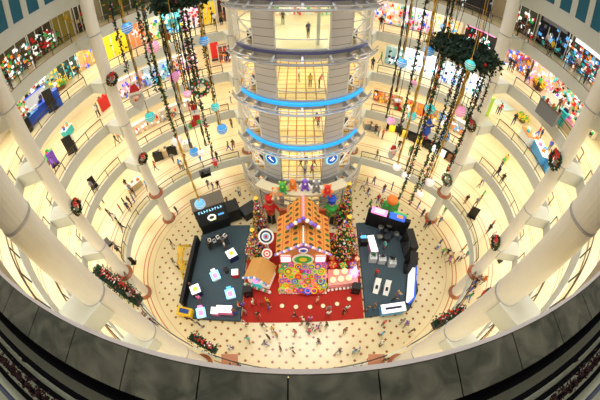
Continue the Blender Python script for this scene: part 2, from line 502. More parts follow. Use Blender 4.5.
for k, z in enumerate(tz):
    z1 = tz[k + 1] if k < 6 else 36
    h = z1 - z
    top = z1 - .75
    # floor of the lobby
    mb = MB().m(M_LOBBY if k < 4 else M_GALL)
    mb.lathe([(1e-3, z - .12), (RW - .1, z - .12), (RW - .1, z + .02), (1e-3, z + .02)], n=40)
    mb.build('lobby_floor', tw)
    if k:
        mb = MB().m(M_METAL); tarc(mb, -62, 62, RW - .15, RW + .12, z - .75, z + .08, 30); mb.build('floor_band', tw)
        mb = MB().m(mat('soffit', srgb(190, 184, 168), .6)); mb.lathe([(1e-3, z - .7), (RW - .2, z - .7), (RW - .2, z - .2), (1e-3, z - .2)], n=40); mb.build('soffit', tw)
    for sgn in (-1, 1):
        mb = MB().m(M_PANEL); tarc(mb, sgn * 19, sgn * 37, RW - .12, RW + .06, z + .05, top, 8); mb.build('cladding_panel', tw)
        mb = MB().m(M_WHITE)
        for ph in (38, 56, 73):
            mb.tube([tp(sgn * ph, RW, z), tp(sgn * ph, RW, top)], .09, 6)
        nb = 4
        for i in range(nb):
            za, zb = z + h * i / nb, min(top, z + h * (i + 1) / nb)
            mb.tube([tp(sgn * 38, RW, za if i % 2 else zb), tp(sgn * 56, RW, zb if i % 2 else za)], .09, 5)
            mb.tube([tp(sgn * 56, RW, zb), tp(sgn * 38, RW, zb)], .07, 5)
            mb.tube([tp(sgn * 56, RW, zb), tp(sgn * 73, RW, zb)], .06, 5)
        mb.build('truss', tw)
        mb = MB().m(M_DARK if k != 1 else M_DARK)
        a0 = tp(sgn * 47, RW - 1.3, z + .6)
        mb.box(a0, (2.2, .7, .9), math.radians(sgn * 47)); mb.build('machine_cabinet', tw)
    mb = MB().m(M_GLASS); tarc(mb, -19, 19, RW, RW + .02, z + .1, top, 8); mb.build('window_glass', tw)
    mb = MB().m(M_SILVER)
    mb.tube([tp(p, RW + .08, z + 1.05) for p in range(-19, 20, 4)], .05, 5)
    mb.tube([tp(p, RW + .05, z + .1) for p in range(-19, 20, 4)], .09, 5)
    for p in (-19, 19): mb.tube([tp(p, RW + .05, z), tp(p, RW + .05, top)], .09, 5)
    mb.tube([tp(p, RW + .05, top) for p in range(-19, 20, 4)], .12, 5)
    mb.build('window_frame', tw)
    area('lobby_fill', TC + Vector((0, -2.5, top - .15)), (0, 0, 0), 5, 4, 260, (1, .95, .84))  # unseen fill light, added to brighten the lobby behind the glass
    if k >= 4:
        for x in (1.35,):
            MB().m(M_WHITE).tube([Vector((x, -5.2, z)), Vector((x, -5.2, top))], .16, 8).build('inner_post', tw)
    if k:
        # projecting service ring with brackets
        mb = MB().m(M_SILVER)
        mb.tube([tp(p, RW + 1.0, z - .95) for p in range(-66, 67, 4)], .13, 6)
        mb.tube([tp(p, RW + 1.0, z - .55) for p in range(-66, 67, 4)], .06, 6)
        mb.build('outer_ring', tw)
        for p in (-60, -48, -36, -19, 0, 19, 36, 48, 60):
            mb = MB().m(M_METAL)
            a_, b_ = tp(p, RW, z - .6), tp(p, RW + 1.0, z - .95)
            mb.poly([tp(p - .8, RW, z - .25), tp(p - .8, RW, z - 1.3), tp(p - .8, RW + 1.0, z - .95)], tp(p + .8, RW, 0) - tp(p - .8, RW, 0))
            mb.build('ring_bracket', tw)
    if k in (2, 3):
        mb = MB().m(M_BLUE); tarc(mb, -58, 58, RW + .12, RW + .34, z - .36, z - .04, 40); mb.build('blue_light_band', tw)
    if k in (4, 5, 6):
        mb = MB().m(mat('violet_steel', srgb(92, 96, 150), .3, .5)); tarc(mb, -58, 58, RW + .12, RW + .3, z - .3, z - .08, 40); mb.build('violet_band', tw)
for i, zz in enumerate((4.55, 3.6, 2.7, 1.8)):
    MB().m(M_SILVER).tube([tp(p, RW + 1.1, zz) for p in range(-84, 85, 4)], .11, 6).build('base_rail', tw)
for sgn in (-1, 1):
    mb = MB().m(mat('base_stone', srgb(214, 206, 186), .5)); tarc(mb, sgn * 22, sgn * 88, RW - .2, RW + .3, 0, 1.4, 14); mb.build('base_wall', tw)
    # round pictogram sign
    ang = sgn * 28
    mt = Matrix.Translation(tp(ang, RW + .1, 7.9)) @ Matrix.Rotation(math.radians(ang), 4, 'Z') @ Matrix.Rotation(PI / 2, 4, 'X')
    sg = MB().m(pc('sign_glow', (150, 225, 245), .4, .5)).lathe([(.78, 0), (.78, .08)], n=24, mtx=mt).build('round_sign', tw)
    MB().m(pc('sign_blue', (20, 80, 190), .4, .4)).lathe([(.6, .08), (.6, .12)], n=24, mtx=mt).build('sign_face', sg)
    mb = MB().m(P('white', .6))
    for (x, y, w, h_, r_) in ((-.12, .05, .5, .13, .5 * sgn), (.12, -.1, .45, .12, .5 * sgn), (.1 * sgn, .28, .16, .16, .7)):
        mb.box((0, 0, 0), (1, 1, 1), 0, mt @ Matrix.Translation((x, y, .14)) @ Matrix.Rotation(r_, 4, 'Z') @ Matrix.Diagonal((w, h_, .03, 1)))
    mb.build('sign_symbol', sg)

# ================================================================ carpet and stages
mb = MB().m(M_RED).poly([(-6.0, -7.25, .01), (6.6, -6.85, .01), (6.6, 4, .01), (-6.0, 4, .01)], (0, 0, .06))
tag(mb.build('carpet'), 'big red carpet laid in front of the gingerbread house', 'carpet')
def stage(label, pts, h):
    t = thing('stage', label, 'stage', (0, 0, 0), 0, 'dark promotion stages')
    MB().m(M_STAGE).poly([(x, y, .01) for x, y in pts], (0, 0, h)).build('deck', t)
    n = len(pts)
    mb = MB().m(M_BLACK)
    for i in range(n):
        a_, b_ = Vector((*pts[i], h)), Vector((*pts[(i + 1) % n], h))
        mb.tube([a_, b_], .04, 4)
    mb.build('edge_trim', t); return t
STL = [(-12.3, -7.35), (-6.1, -7.2), (-6.1, 4.9), (-11.9, 4.7)]
STR = [(6.75, -6.8), (11.6, -6.4), (13.1, -4.2), (13.4, 3.6), (9.5, 5.4), (6.9, 5.2)]
sl = stage('dark slate stage on the left of the red carpet', STL, .25)
sr = stage('dark slate stage on the right of the red carpet', STR, .25)
mb = MB().m(M_BLACK).poly([(-12.75, -6.0, 0), (-12.35, -6.0, 0), (-12.1, 2.6, 0), (-12.5, 2.6, 0)], (0, 0, 1.3))
w = tag(mb.build('stage_screen_wall'), 'low black wall along the outer edge of the left stage', 'partition wall')

rl = random.Random(5)
# black exhibition booth, left stage back corner
bo = thing('exhibition_booth', 'tall black exhibition booth with grey roof at the back corner of the left stage', 'booth', (-10.2, 4.3, .26), math.radians(24))
MB().m(M_BLACK).box((0, .6, 2.3), (3.6, 1.6, 4.6)).build('body', bo)
MB().m(mat('taupe_roof', srgb(104, 96, 84), .7)).box((0, .6, 4.68), (3.8, 1.9, .15)).build('roof', bo)
fr = MB().m(M_DARK).box((0, -.3, 3.2), (3.7, .15, 2.9)).build('front_board', bo)
mtf = Matrix.Translation((0, -.4, 4.2)) @ Matrix.Rotation(PI / 2, 4, 'X')
for i in range(9):
    mb = MB().m(pc('cyan_letters', (150, 215, 250), .4, .8)); mtl = mtf @ Matrix.Translation((-1.3 + 2.6 * i / 8, 0, 0))
    mb.box((0, 0, 0), (1, 1, 1), 0, mtl @ Matrix.Diagonal((.08, .38, .03, 1))); mb.box((0, 0, 0), (1, 1, 1), 0, mtl @ Matrix.Translation((.08, (.12, -.12, 0)[i % 3], 0)) @ Matrix.Diagonal((.17, .08, .03, 1)))
    mb.build('letter', fr)
mb = MB().m(P('white', .6)); mb.torus((0, 0, 0), .42, .11, 18, 6, Matrix.Translation((-.05, -.4, 2.9)) @ Matrix.Rotation(PI / 2, 4, 'X'))
mb.m(P('lime', .6)).box((.0, -.42, 2.5), (.8, .05, .28)); mb.m(P('sky blue', .6)).box((1.1, -.42, 3.0), (.7, .05, .25)); mb.build('logo', fr)
MB().m(M_BLACK).box((2.6, 1.1, 1.0), (1.7, 1.8, 2.0)).build('side_box', bo)
# control desk in front of the booth
def desk(label, loc, rz, sx, sy, h, c1, items):
    t = thing('display_table', label, 'table', loc, rz)
    MB().m(c1).box((0, 0, h - .04), (sx, sy, .08)).build('tabletop', t)
    for x in (-1, 1):
        for y in (-1, 1): MB().m(c1).tube([(x * (sx / 2 - .06), y * (sy / 2 - .06), 0), (x * (sx / 2 - .06), y * (sy / 2 - .06), h - .08)], .035, 6).build('leg', t)
    MB().m(c1).box((0, sy / 2 - .05, h / 2), (sx - .2, .04, h - .2)).build('modesty_panel', t)
    return t
d_ = at(219, 244, .26)
desk('black mixing desk table in front of the black booth on the left stage', d_, math.radians(20), 2.6, 1.1, 1.0, M_BLACK, 0)
k = 0
for (x, y, c, nmn) in ((-.9, .1, 'white', 'left end'), (-.35, -.15, 'silver', 'left of centre'), (.15, .2, 'white', 'middle'), (.6, -.1, 'grey', 'right of centre'), (1.0, .15, 'white', 'right end')):
    q = d_ + Matrix.Rotation(math.radians(20), 3, 'Z') @ Vector((x, y, 1.0))
    t = thing('sound_equipment', '%s sound device on the %s of the black mixing desk' % (c, nmn), 'device', q, math.radians(20 + 9 * k)); k += 1
    MB().m(P(c)).box((0, 0, .14), (.42, .42, .28), 0, None, .85).build('case', t)
    MB().m(M_BLACK).box((0, -.05, .29), (.26, .2, .02)).build('dial_panel', t)
def cube(label, px, z, rz, s, ctop, cside, clogo, nm='display_cube', cat='display stand', emit=0, flat=None):
    t = thing(nm, label, cat, at(px[0], px[1], z), rz)
    h = flat or s * 1.0
    MB().m(P(cside)).box((0, 0, h / 2), (s, s, h)).build('body', t)
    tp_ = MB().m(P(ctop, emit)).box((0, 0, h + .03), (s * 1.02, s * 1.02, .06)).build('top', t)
    MB().m(P(clogo, emit)).lathe([(s * .26, h + .06), (s * .26, h + .1)], n=14).build('emblem', t)
    return t
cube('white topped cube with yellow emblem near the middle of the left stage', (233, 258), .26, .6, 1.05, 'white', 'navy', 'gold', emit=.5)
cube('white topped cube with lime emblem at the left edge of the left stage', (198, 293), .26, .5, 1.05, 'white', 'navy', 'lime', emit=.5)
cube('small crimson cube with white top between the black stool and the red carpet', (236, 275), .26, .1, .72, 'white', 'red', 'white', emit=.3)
def glowpad(label, px, rz, c1, c2):
    t = thing('light_box', label, 'light box', at(px[0], px[1], .26), rz)
    MB().m(P('white')).box((0, 0, .2), (.9, 1.0, .4)).build('body', t)
    MB().m(pc('glow_cyan', (120, 200, 255), .4, 1.6)).box((0, 0, .43), (1.0, 1.1, .05)).build('lit_panel', t)
    MB().m(P(c1, .8)).box((0, -.05, .47), (.55, .6, .04)).build('pink_picture', t)
    MB().m(P(c2, .8)).box((0, .68, .3), (.5, .25, .6)).build('header', t)
glowpad('glowing light box with pink picture in the upper middle of the left stage', (216, 277), .5, 'pink', 'white')
glowpad('glowing light box with pink picture to the right of centre on the left stage', (231, 295), .35, 'pink', 'sky blue')
glowpad('glowing pink light box at the front left corner of the left stage', (202, 314), .3, 'pink', 'pink')
def counter(label, loc, rz, sx, sy, h, top, side, nm='counter', cat='counter', emit=0, inlay=None):
    t = thing(nm, label, cat, loc, rz)
    MB().m(P(side)).box((0, 0, h / 2), (sx, sy, h)).build('body', t)
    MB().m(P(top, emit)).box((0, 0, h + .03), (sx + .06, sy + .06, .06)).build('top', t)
    if inlay: MB().m(P(inlay)).box((0, 0, h + .07), (sx * .7, sy * .28, .02)).build('lettering_band', t)
    return t
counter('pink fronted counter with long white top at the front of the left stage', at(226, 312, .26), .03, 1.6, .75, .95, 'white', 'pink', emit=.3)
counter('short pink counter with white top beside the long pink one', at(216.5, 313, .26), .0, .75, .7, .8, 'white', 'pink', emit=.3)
# yellow framed kiosk on the floor beside the stage
q = at(187, 314, 0)
t = thing('kiosk', 'yellow kiosk box with dark screen at the front left corner of the left stage', 'kiosk', q, -.1)
MB().m(M_YEL).box((0, 0, .5), (1.7, .9, 1.0)).build('body', t)
MB().m(pc('navy_screen', (30, 60, 120), .3, .3)).box((0, 0, 1.02), (1.1, .5, .05)).build('screen', t)
# yellow lattice frames
for i, (a_, b_, lab) in enumerate((((190, 246), (181, 268), 'yellow slanted beam frame leaning nearest the black booth, left of the stage'), ((186, 262), (187, 280), 'yellow lattice beam frame standing at the outer edge of the left stage'))):
    A, B = at(*a_, 0), at(*b_, 0)
    t = thing('beam_frame', lab, 'frame', A); D = B - A
    n_ = Vector((-D.y, D.x, 0)).normalized() * .35
    for s_ in (-1, 1):
        MB().m(M_YEL).tube([n_ * s_ + Vector((0, 0, .1)), n_ * s_ * .4 + D * .5 + Vector((0, 0, 2.4)), D + n_ * s_ + Vector((0, 0, .1))], .1, 6).build('beam', t)
    MB().m(M_YEL).tube([n_ + D * .25 + Vector((0, 0, 1.2)), -n_ * .7 + D * .75 + Vector((0, 0, 1.2))], .08, 6).build('brace', t)
    MB().m(M_YEL).tube([-n_ + D * .2 + Vector((0, 0, 1.0)), n_ * .7 + D * .8 + Vector((0, 0, 1.0))], .08, 6).build('brace', t)
t = thing('stool', 'small black round stool beside the crimson cube', 'stool', at(227, 272, .26))
MB().m(M_BLACK).lathe([(.3, .6), (.32, .63), (.3, .7), (.1, .72)], n=14).build('seat', t)
MB().m(M_BLACK).lathe([(.25, 0), (.04, .05), (.04, .6)], n=10).build('pedestal', t)
# dark speaker cabinets
def speaker(label, loc, rz, h=1.5):
    t = thing('loudspeaker', label, 'loudspeaker', loc, rz)
    MB().m(M_BLACK).box((0, 0, h / 2), (.9, .8, h), 0, None, .92).build('cabinet', t)
    mt = Matrix.Translation((0, -.4, h * .5)) @ Matrix.Rotation(PI / 2, 4, 'X')
    MB().m(M_DARK).lathe([(.3, 0), (.3, .05), (.1, .02)], n=14, mtx=mt).build('cone', t)
speaker('black loudspeaker at the left front corner of the red carpet display', at(249, 294, .07), .2)
speaker('black loudspeaker at the right front corner of the red carpet display', at(355, 291, .07), -.2)
q = at(253, 212, 0)
t = thing('equipment_case', 'tilted black equipment case on the floor left of the lift tower base', 'case', at(250, 214, 0), .7)
MB().m(M_BLACK).box((0, 0, .6), (2.0, 1.5, 1.2)).build('body', t)
MB().m(M_DARK).box((0, 0, 1.24), (2.1, 1.6, .1)).build('lid', t)
for s_ in (-.95, .95): MB().m(M_STAGE).tube([(s_, -.8, 1.32), (s_, .8, 1.32)], .05, 5).build('edge', t)
# ---- right stage
bo = thing('exhibition_booth', 'dark booth with pink and blue lit header panels at the back of the right stage', 'booth', (10.4, 4.3, .27), math.radians(-22))
MB().m(M_BLACK).box((0, 0, 1.4), (5.2, .5, 2.8)).build('back_wall', bo)
p1 = MB().m(P('pink', .9)).box((-1.3, -.1, 2.95), (1.9, .9, .12)).build('header_panel', bo)
MB().m(P('white', .7)).box((-1.3, -.1, 3.03), (1.1, .5, .04)).build('lettering', p1)
p2 = MB().m(P('blue', .5)).box((.9, -.1, 2.95), (1.9, .9, .12)).build('header_panel', bo)
MB().m(P('orange', .6)).box((1.2, .0, 3.03), (.7, .4, .04)).build('lettering', p2)
MB().m(P('green', .3)).box((1.2, .55, 2.8), (1.6, .3, .3)).build('trim_panel', bo)
t = thing('display_pedestal', 'green pedestal topped by an orange cushion behind the right stage booth', 'display', (11.2, 6.6, .0), .2)
MB().m(P('green')).box((0, 0, 1.3), (2.0, 1.0, 2.6), 0, None, .9).build('plinth', t)
MB().m(P('orange')).ball((0, 0, 3.0), .75, 14, .8).build('cushion', t)
q = at(371, 248, .26)
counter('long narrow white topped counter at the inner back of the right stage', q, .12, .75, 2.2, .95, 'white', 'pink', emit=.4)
for i, (px, g) in enumerate((((372, 260), 1), ((381, 261.5), 0), ((391, 264.5), 0))):
    t = thing('planter_box', ['grey white cube holding a green plant, first in the row on the right stage', 'grey white cube with dark top, middle of the row on the right stage', 'grey white cube with dark top, right end of the row on the right stage'][i], 'planter', at(*px, .26), -.1)
    MB().m(P('silver')).box((0, 0, .45), (.85, .8, .9)).build('box', t)
    mb = MB().m(M_GREEN2 if g else M_BLACK); mb.leaves([(R.gauss(0, .15), .2 + R.gauss(0, .12), .95 + abs(R.gauss(0, .15))) for _ in range(60)], .12, R); stuff(mb.build('foliage' if g else 'dark_tuft', t))
for i, px in enumerate(((376, 288), (386, 290))):
    t = thing('lounge_chair', ['white reclining chair on the right stage, the one nearer the red carpet', 'white reclining chair on the right stage, the one farther from the carpet'][i], 'chair', at(*px, .26), -.3)
    MB().m(M_WHITE).box((0, 0, .45), (.8, 1.0, .16)).build('seat', t)
    MB().m(M_BLACK).box((0, -.1, .55), (.35, .6, .06)).build('cushion', t)
    MB().m(M_WHITE).poly([(-.4, .5, .45), (-.4, 1.15, 1.0), (-.4, 1.05, 1.12), (-.4, .4, .55)], (.8, 0, 0)).build('backrest', t)
    MB().m(M_WHITE).poly([(-.38, -.5, .5), (-.38, -1.0, .25), (-.38, -1.0, .15), (-.38, -.5, .38)], (.76, 0, 0)).build('footrest', t)
    for s_ in (-1, 1):
        MB().m(P('grey')).tube([(s_ * .45, -.4, .1), (s_ * .45, -.4, .65), (s_ * .45, .45, .65), (s_ * .45, .45, .1)], .04, 6).build('arm', t)
        for y in (-.4, .4): MB().m(M_BLACK).tube([(s_ * .36, y, 0), (s_ * .36, y, .38)], .04, 6).build('leg', t)
    t.scale = (.8, .75, .8)
counter('glowing white counter with blue lettering band at the front of the right stage', at(391, 311, .26), .06, 2.6, .95, 1.0, 'white', 'sky blue', emit=1.6, inlay='navy')
q = at(414, 292, .1)
t = thing('lit_partition', 'tall glowing white and blue panel wall along the right edge of the right stage', 'light wall', (12.0, -3.9, .27), math.radians(-14))
MB().m(P('white', 1.6)).box((-.1, 0, 1.0), (.3, 3.5, 1.7)).build('lit_panel', t)
MB().m(P('blue', .5)).box((.15, 0, 1.0), (.18, 3.8, 1.9)).build('blue_backing', t)
MB().m(M_BLACK).box((0, 0, .07), (.7, 3.8, .14)).build('base', t)
for i, (x, y, rz, L, lab) in enumerate(((12.6, 1.2, .05, 2.6, 'black open display frame at the outer side of the right stage, the far one'), (12.3, -1.3, -.25, 1.5, 'black open display frame at the outer side of the right stage, the near one'))):
    t = thing('partition_frame', lab, 'frame', (x, y, .27), rz)
    MB().m(M_BLACK).box((0, 0, .1), (1.0, L, .2)).build('base', t)
    for s_ in (-1, 1): MB().m(M_BLACK).box((0, s_ * (L / 2 - .15), 1.3), (.9, .3, 2.3)).build('upright', t)
    MB().m(M_BLACK).box((0, 0, 2.5), (.9, L, .2)).build('lintel', t)
    MB().m(P('white', .5)).box((.48, 0, 1.5), (.05, L - .8, 1.0)).build('lit_picture', t)
t = thing('drum_kit', 'dark drum kit with pale stands at the back of the right stage', 'drum kit', at(386, 240, .26), .2)
for (x, y, r_, h) in ((0, 0, .45, .8), (-.7, .4, .3, .75), (.7, .3, .32, .8), (.1, .8, .28, .9)):
    MB().m(M_DARK).lathe([(r_, .15), (r_, h), (r_ * .9, h + .02), (1e-3, h + .02)], (x, y, 0), 14).build('drum', t)
for (x, y) in ((-1.1, 0), (1.1, -.1), (.6, 1.2), (-.5, 1.2)):
    MB().m(M_SILVER).tube([(x, y, 0), (x, y, 1.25)], .03, 5).build('stand', t)
    MB().m(mat('brass', srgb(120, 124, 110), .3, .7)).lathe([(.36, 1.24), (.05, 1.3), (1e-3, 1.3)], (x, y, 0), 16).build('cymbal', t)
t = thing('projector_trolley', 'dark equipment trolley with blue lit screen beside the tree on the right stage', 'trolley', at(363, 243, .26), 0)
MB().m(M_BLACK).box((0, 0, .5), (.9, 1.0, 1.0)).build('body', t)
MB().m(P('sky blue', .9)).box((-.1, .2, 1.04), (.7, .4, .06)).build('screen', t)
# bollard lights on carpet
for i, px in enumerate(((282, 306), (296, 307), (310, 307), (323, 306), (337, 304), (349, 299), (358, 290))):
    t = thing('floor_lamp_disc', 'cream disc light on the red carpet, %s of seven from the left' % ['first', 'second', 'third', 'fourth', 'fifth', 'sixth', 'last'][i], 'light', at(*px, .07), 0, 'disc lights on the red carpet')
    MB().m(P('beige', .4)).lathe([(.24, 0), (.24, .06), (.16, .1), (1e-3, .1)], n=14).build('lens', t)
    MB().m(M_DARK).torus((0, 0, .04), .25, .03, 14, 4).build('rim', t)

# ================================================================ gingerbread house
m, nt, b, N, M, MIX = nodes('gingerbread_roof_tiles', .6)
tc = N('ShaderNodeTexCoord'); sp = N('ShaderNodeSeparateXYZ'); nt.links.new(tc.outputs['Object'], sp.inputs[0])
col = MIX(0.0, srgb(222, 146, 58), srgb(222, 146, 58))
gy = M('FRACT', M('DIVIDE', sp.outputs[1], .62)); gz = M('FRACT', M('DIVIDE', sp.outputs[2], .62))
col = MIX(M('LESS_THAN', gz, .12), col, srgb(196, 112, 44))
col = MIX(M('LESS_THAN', gy, .10), col, srgb(205, 124, 52))
sp_ = M('LESS_THAN', M('ADD', M('POWER', M('SUBTRACT', gy, .5), 2), M('POWER', M('SUBTRACT', gz, .55), 2)), .075)
wn = N('ShaderNodeTexWhiteNoise'); wn.noise_dimensions = '2D'
cmb = N('ShaderNodeCombineXYZ')
nt.links.new(M('FLOOR', M('DIVIDE', sp.outputs[1], .62)), cmb.inputs[0]); nt.links.new(M('FLOOR', M('DIVIDE', sp.outputs[2], .62)), cmb.inputs[1])
nt.links.new(cmb.outputs[0], wn.inputs[0])
cr = N('ShaderNodeValToRGB'); cr.color_ramp.interpolation = 'CONSTANT'
cr.color_ramp.elements[0].color = (*srgb(60, 70, 30), 1)
for p_, c_ in ((.3, (150, 40, 24)), (.55, (96, 56, 24)), (.8, (40, 110, 50))):
    e_ = cr.color_ramp.elements.new(p_); e_.color = (*srgb(*c_), 1)
cr.color_ramp.elements[-1].color = (*srgb(120, 50, 30), 1)
nt.links.new(wn.outputs['Value'], cr.inputs[0])
nt.links.new(MIX(sp_, col, cr.outputs[0]), b.inputs['Base Color'])
M_ROOF = m
M_GB = mat('gingerbread', srgb(206, 128, 72), .7, noise=.12, scale=5)
M_GB2 = mat('gingerbread_dark', srgb(168, 84, 44), .7, noise=.12, scale=5)
M_ICE = mat('lilac_icing', srgb(150, 132, 232), .4)
M_ICEW = mat('white_icing', srgb(250, 244, 238), .4)
ho = thing('gingerbread_house', 'giant gingerbread house with candy studded orange roof in front of the lift tower', 'house', (.3, .5, .07))
def gable(par, hw, y0, y1, ze, zr, zb, ov, th, roofmat, wallmat, nm=''):
    mb = MB().m(wallmat)
    mb.poly([(-hw + ov, y0 + .25, zb), (hw - ov, y0 + .25, zb), (hw - ov, y0 + .25, ze), (0, y0 + .25, zr - .15), (-hw + ov, y0 + .25, ze)], (0, y1 - y0 - .4, 0))
    mb.build('wall', par)
    for s_ in (-1, 1):
        mb = MB().m(roofmat)
        dz = (zr - ze) / hw
        mb.poly([(s_ * hw, y0, ze), (0, y0, zr), (0, y0, zr + th), (s_ * hw, y0, ze + th)], (0, y1 - y0, 0))
        mb.build('roof_slope', par)
gable(ho, 2.6, -2.3, 2.0, 4.9, 6.9, 0, .3, .2, M_ROOF, M_GB)
gable(ho, 1.3, -.4, 2.2, 6.9, 8.2, 5.4, .12, .16, M_ROOF, M_GB2)
mb = MB().m(M_GB); mb.box((0, 2.9, 2.5), (3.4, 2.0, 4.6)); mb.build('rear_block', ho)
mb = MB().m(M_GB2); mb.box((0, 4.05, 1.9), (5.2, .3, 3.8)); mb.build('rear_wall', ho)
# icing edges and balls
def edge_balls(par, pts, r, m_, n, name='icing_bead'):
    for i in range(n):
        k_ = i / (n - 1) * (len(pts) - 1); j = min(int(k_), len(pts) - 2); p_ = Vector(pts[j]).lerp(Vector(pts[j + 1]), k_ - j)
        MB().m(m_[i % len(m_)]).ball(p_, r, 8).build(name, par)
edge_balls(ho, [(-2.6, -2.4, 5.05), (0, -2.4, 7.05), (2.6, -2.4, 5.05)], .15, [M_ICE, M_ICEW, pc('rose_icing', (240, 170, 200))], 25)
edge_balls(ho, [(-1.4, -.5, 6.9), (0, -.5, 8.3), (1.4, -.5, 6.9)], .22, [M_ICE, P('purple'), M_ICEW], 9)
MB().m(M_ICEW).tube([(0, -2.35, 7.15), (0, -.45, 7.15)], .08, 6).build('ridge_icing', ho)
MB().m(pc('rose_icing', (240, 190, 200))).tube([(0, -.45, 8.4), (0, 2.2, 8.4)], .1, 6).build('ridge_icing', ho)
# round medallion at the gable peak
mt = Matrix.Translation((0, -2.5, 6.2)) @ Matrix.Diagonal((.75, .75, .75, 1)) @ Matrix.Rotation(PI / 2, 4, 'X')
md = MB().m(P('purple')).lathe([(.72, 0), (.72, .12)], n=20, mtx=mt).build('medallion', ho)
MB().m(M_ICEW).torus((0, 0, 0), .5, .1, 20, 6, mt @ Matrix.Translation((0, 0, .14))).build('icing_ring', md)
MB().m(P('blue')).ball((0, 0, 0), .25, 10, 1, mt @ Matrix.Translation((0, 0, .1))).build('blue_gem', md)
# round doorway
mt = Matrix.Translation((0, -2.1, 3.75)) @ Matrix.Diagonal((.75, .75, .75, 1)) @ Matrix.Rotation(PI / 2, 4, 'X')
dr = MB().m(P('green')).lathe([(1.2, 0), (1.2, .12)], n=28, mtx=mt).build('round_door', ho)
MB().m(M_ICEW).torus((0, 0, 0), 1.3, .16, 28, 6, mt @ Matrix.Translation((0, 0, .1))).build('door_surround', dr)
MB().m(P('yellow')).lathe([(.5, .12), (.5, .18)], n=16, mtx=mt).build('door_centre', dr)
for s_ in (-1, 1):
    wn_ = MB().m(pc('warm_window', (255, 246, 224), .4, .9)).box((s_ * 1.7, -2.15, 3.9), (.95, .12, 1.1)).build('window', ho)
    mb = MB().m(P('pink'))
    mb.tube([(s_ * 1.7 - .5, -2.24, 3.3), (s_ * 1.7 + .5, -2.24, 3.3), (s_ * 1.7 + .5, -2.24, 4.5), (s_ * 1.7 - .5, -2.24, 4.5)], .07, 6, True); mb.build('window_frame', wn_)
# candy slope in front of the door
base = thing('candy_display_slope', 'sloping display bank in front of the gingerbread house, edged with white scallops', 'display', (.3, .5, .07))
MB().m(pc('peach_bank', (250, 190, 110))).poly([(-2.45, -2.15, 0), (-2.45, -4.2, 0), (-2.45, -4.2, .3), (-2.45, -2.15, 2.6)], (4.9, 0, 0)).build('bank', base)
for i in range(18): MB().m(M_ICEW).ball((-2.4 + 4.8 * i / 17, -4.3, .12), .14, 8).build('scallop', base)
cols = ['red', 'orange', 'yellow', 'green', 'blue', 'pink', 'orange', 'purple', 'red', 'yellow', 'lime']
combos = sorted({(a_, b_) for a_ in cols for b_ in cols if a_ != b_})
rc = random.Random(11); rc.shuffle(combos)
combos.sort(key=lambda c: 0 if c[0] in ('orange', 'yellow', 'red', 'lime', 'pink') else (1 if rc.random() < .55 else 0))
rc.shuffle(combos[:70])
cand = None
sl_n = Vector((0, -1, 1)).normalized()
ci = 0
for row in range(6):
    for colm in range(7):
        if ci >= len(combos): break
        fx = -2.15 + 4.3 * (colm + .5 * (row % 2)) / 6.5; fy = row / 5
        y = -4.05 + 1.8 * fy; z = .42 + 2.05 * fy
        ro, ri = combos[ci]; ci += 1
        r_ = rc.uniform(.38, .52)
        p_ = Vector((.3 + fx, y + .5, z + .15)) + sl_n * rc.uniform(.06, .3)
        t = thing('candy', '%s round candy with %s centre, %s row of the candy bank' % (ro, ri, ['front', 'second', 'third', 'fourth', 'fifth', 'top'][row]), 'candy', p_, 0, 'giant candies on the bank')
        q_ = sl_n.to_track_quat('Z', 'Y').to_matrix().to_4x4() @ Matrix.Rotation(rc.uniform(-.3, .3), 4, 'X')
        MB().m(P(ro)).lathe([(r_ * .7, -.12), (r_, -.05), (r_, .05), (r_ * .75, .13), (1e-3, .13)], n=16, mtx=q_).build('shell', t)
        MB().m(P(ri)).torus((0, 0, 0), r_ * .55, r_ * .13, 16, 5, q_ @ Matrix.Translation((0, 0, .13))).build('swirl', t)
        MB().m(P(cols[(ci * 3) % 11])).ball((0, 0, 0), r_ * .28, 8, .6, q_ @ Matrix.Translation((0, 0, .14))).build('button', t)

# candy cottage on the left
ct = thing('candy_cottage', 'small candy cottage with plain biscuit roof, left of the gingerbread house', 'cottage', (-4.15, -2.2, .07), math.radians(-18))
gable(ct, 1.4, -1.1, 1.3, 1.7, 2.8, 0, .2, .14, mat('biscuit_roof', srgb(206, 152, 82), .7), pc('cottage_wall', (250, 226, 214), .5, .25))
MB().m(P('teal', .3)).box((0, -1.15, .7), (1.1, .1, 1.0)).build('door', ct)
MB().m(P('pink', .3)).ball((0, -1.1, 1.9), .35, 10, .6).build('gable_rosette', ct)
edge_balls(ct, [(-1.4, -1.25, .3), (1.4, -1.25, .3)], .2, [M_ICEW, P('green'), P('pink')], 13, 'candy_trim')
edge_balls(ct, [(-1.4, -1.2, 1.8), (0, -1.2, 2.9), (1.4, -1.2, 1.8)], .14, [M_ICEW, P('sky blue'), M_ICE], 13)
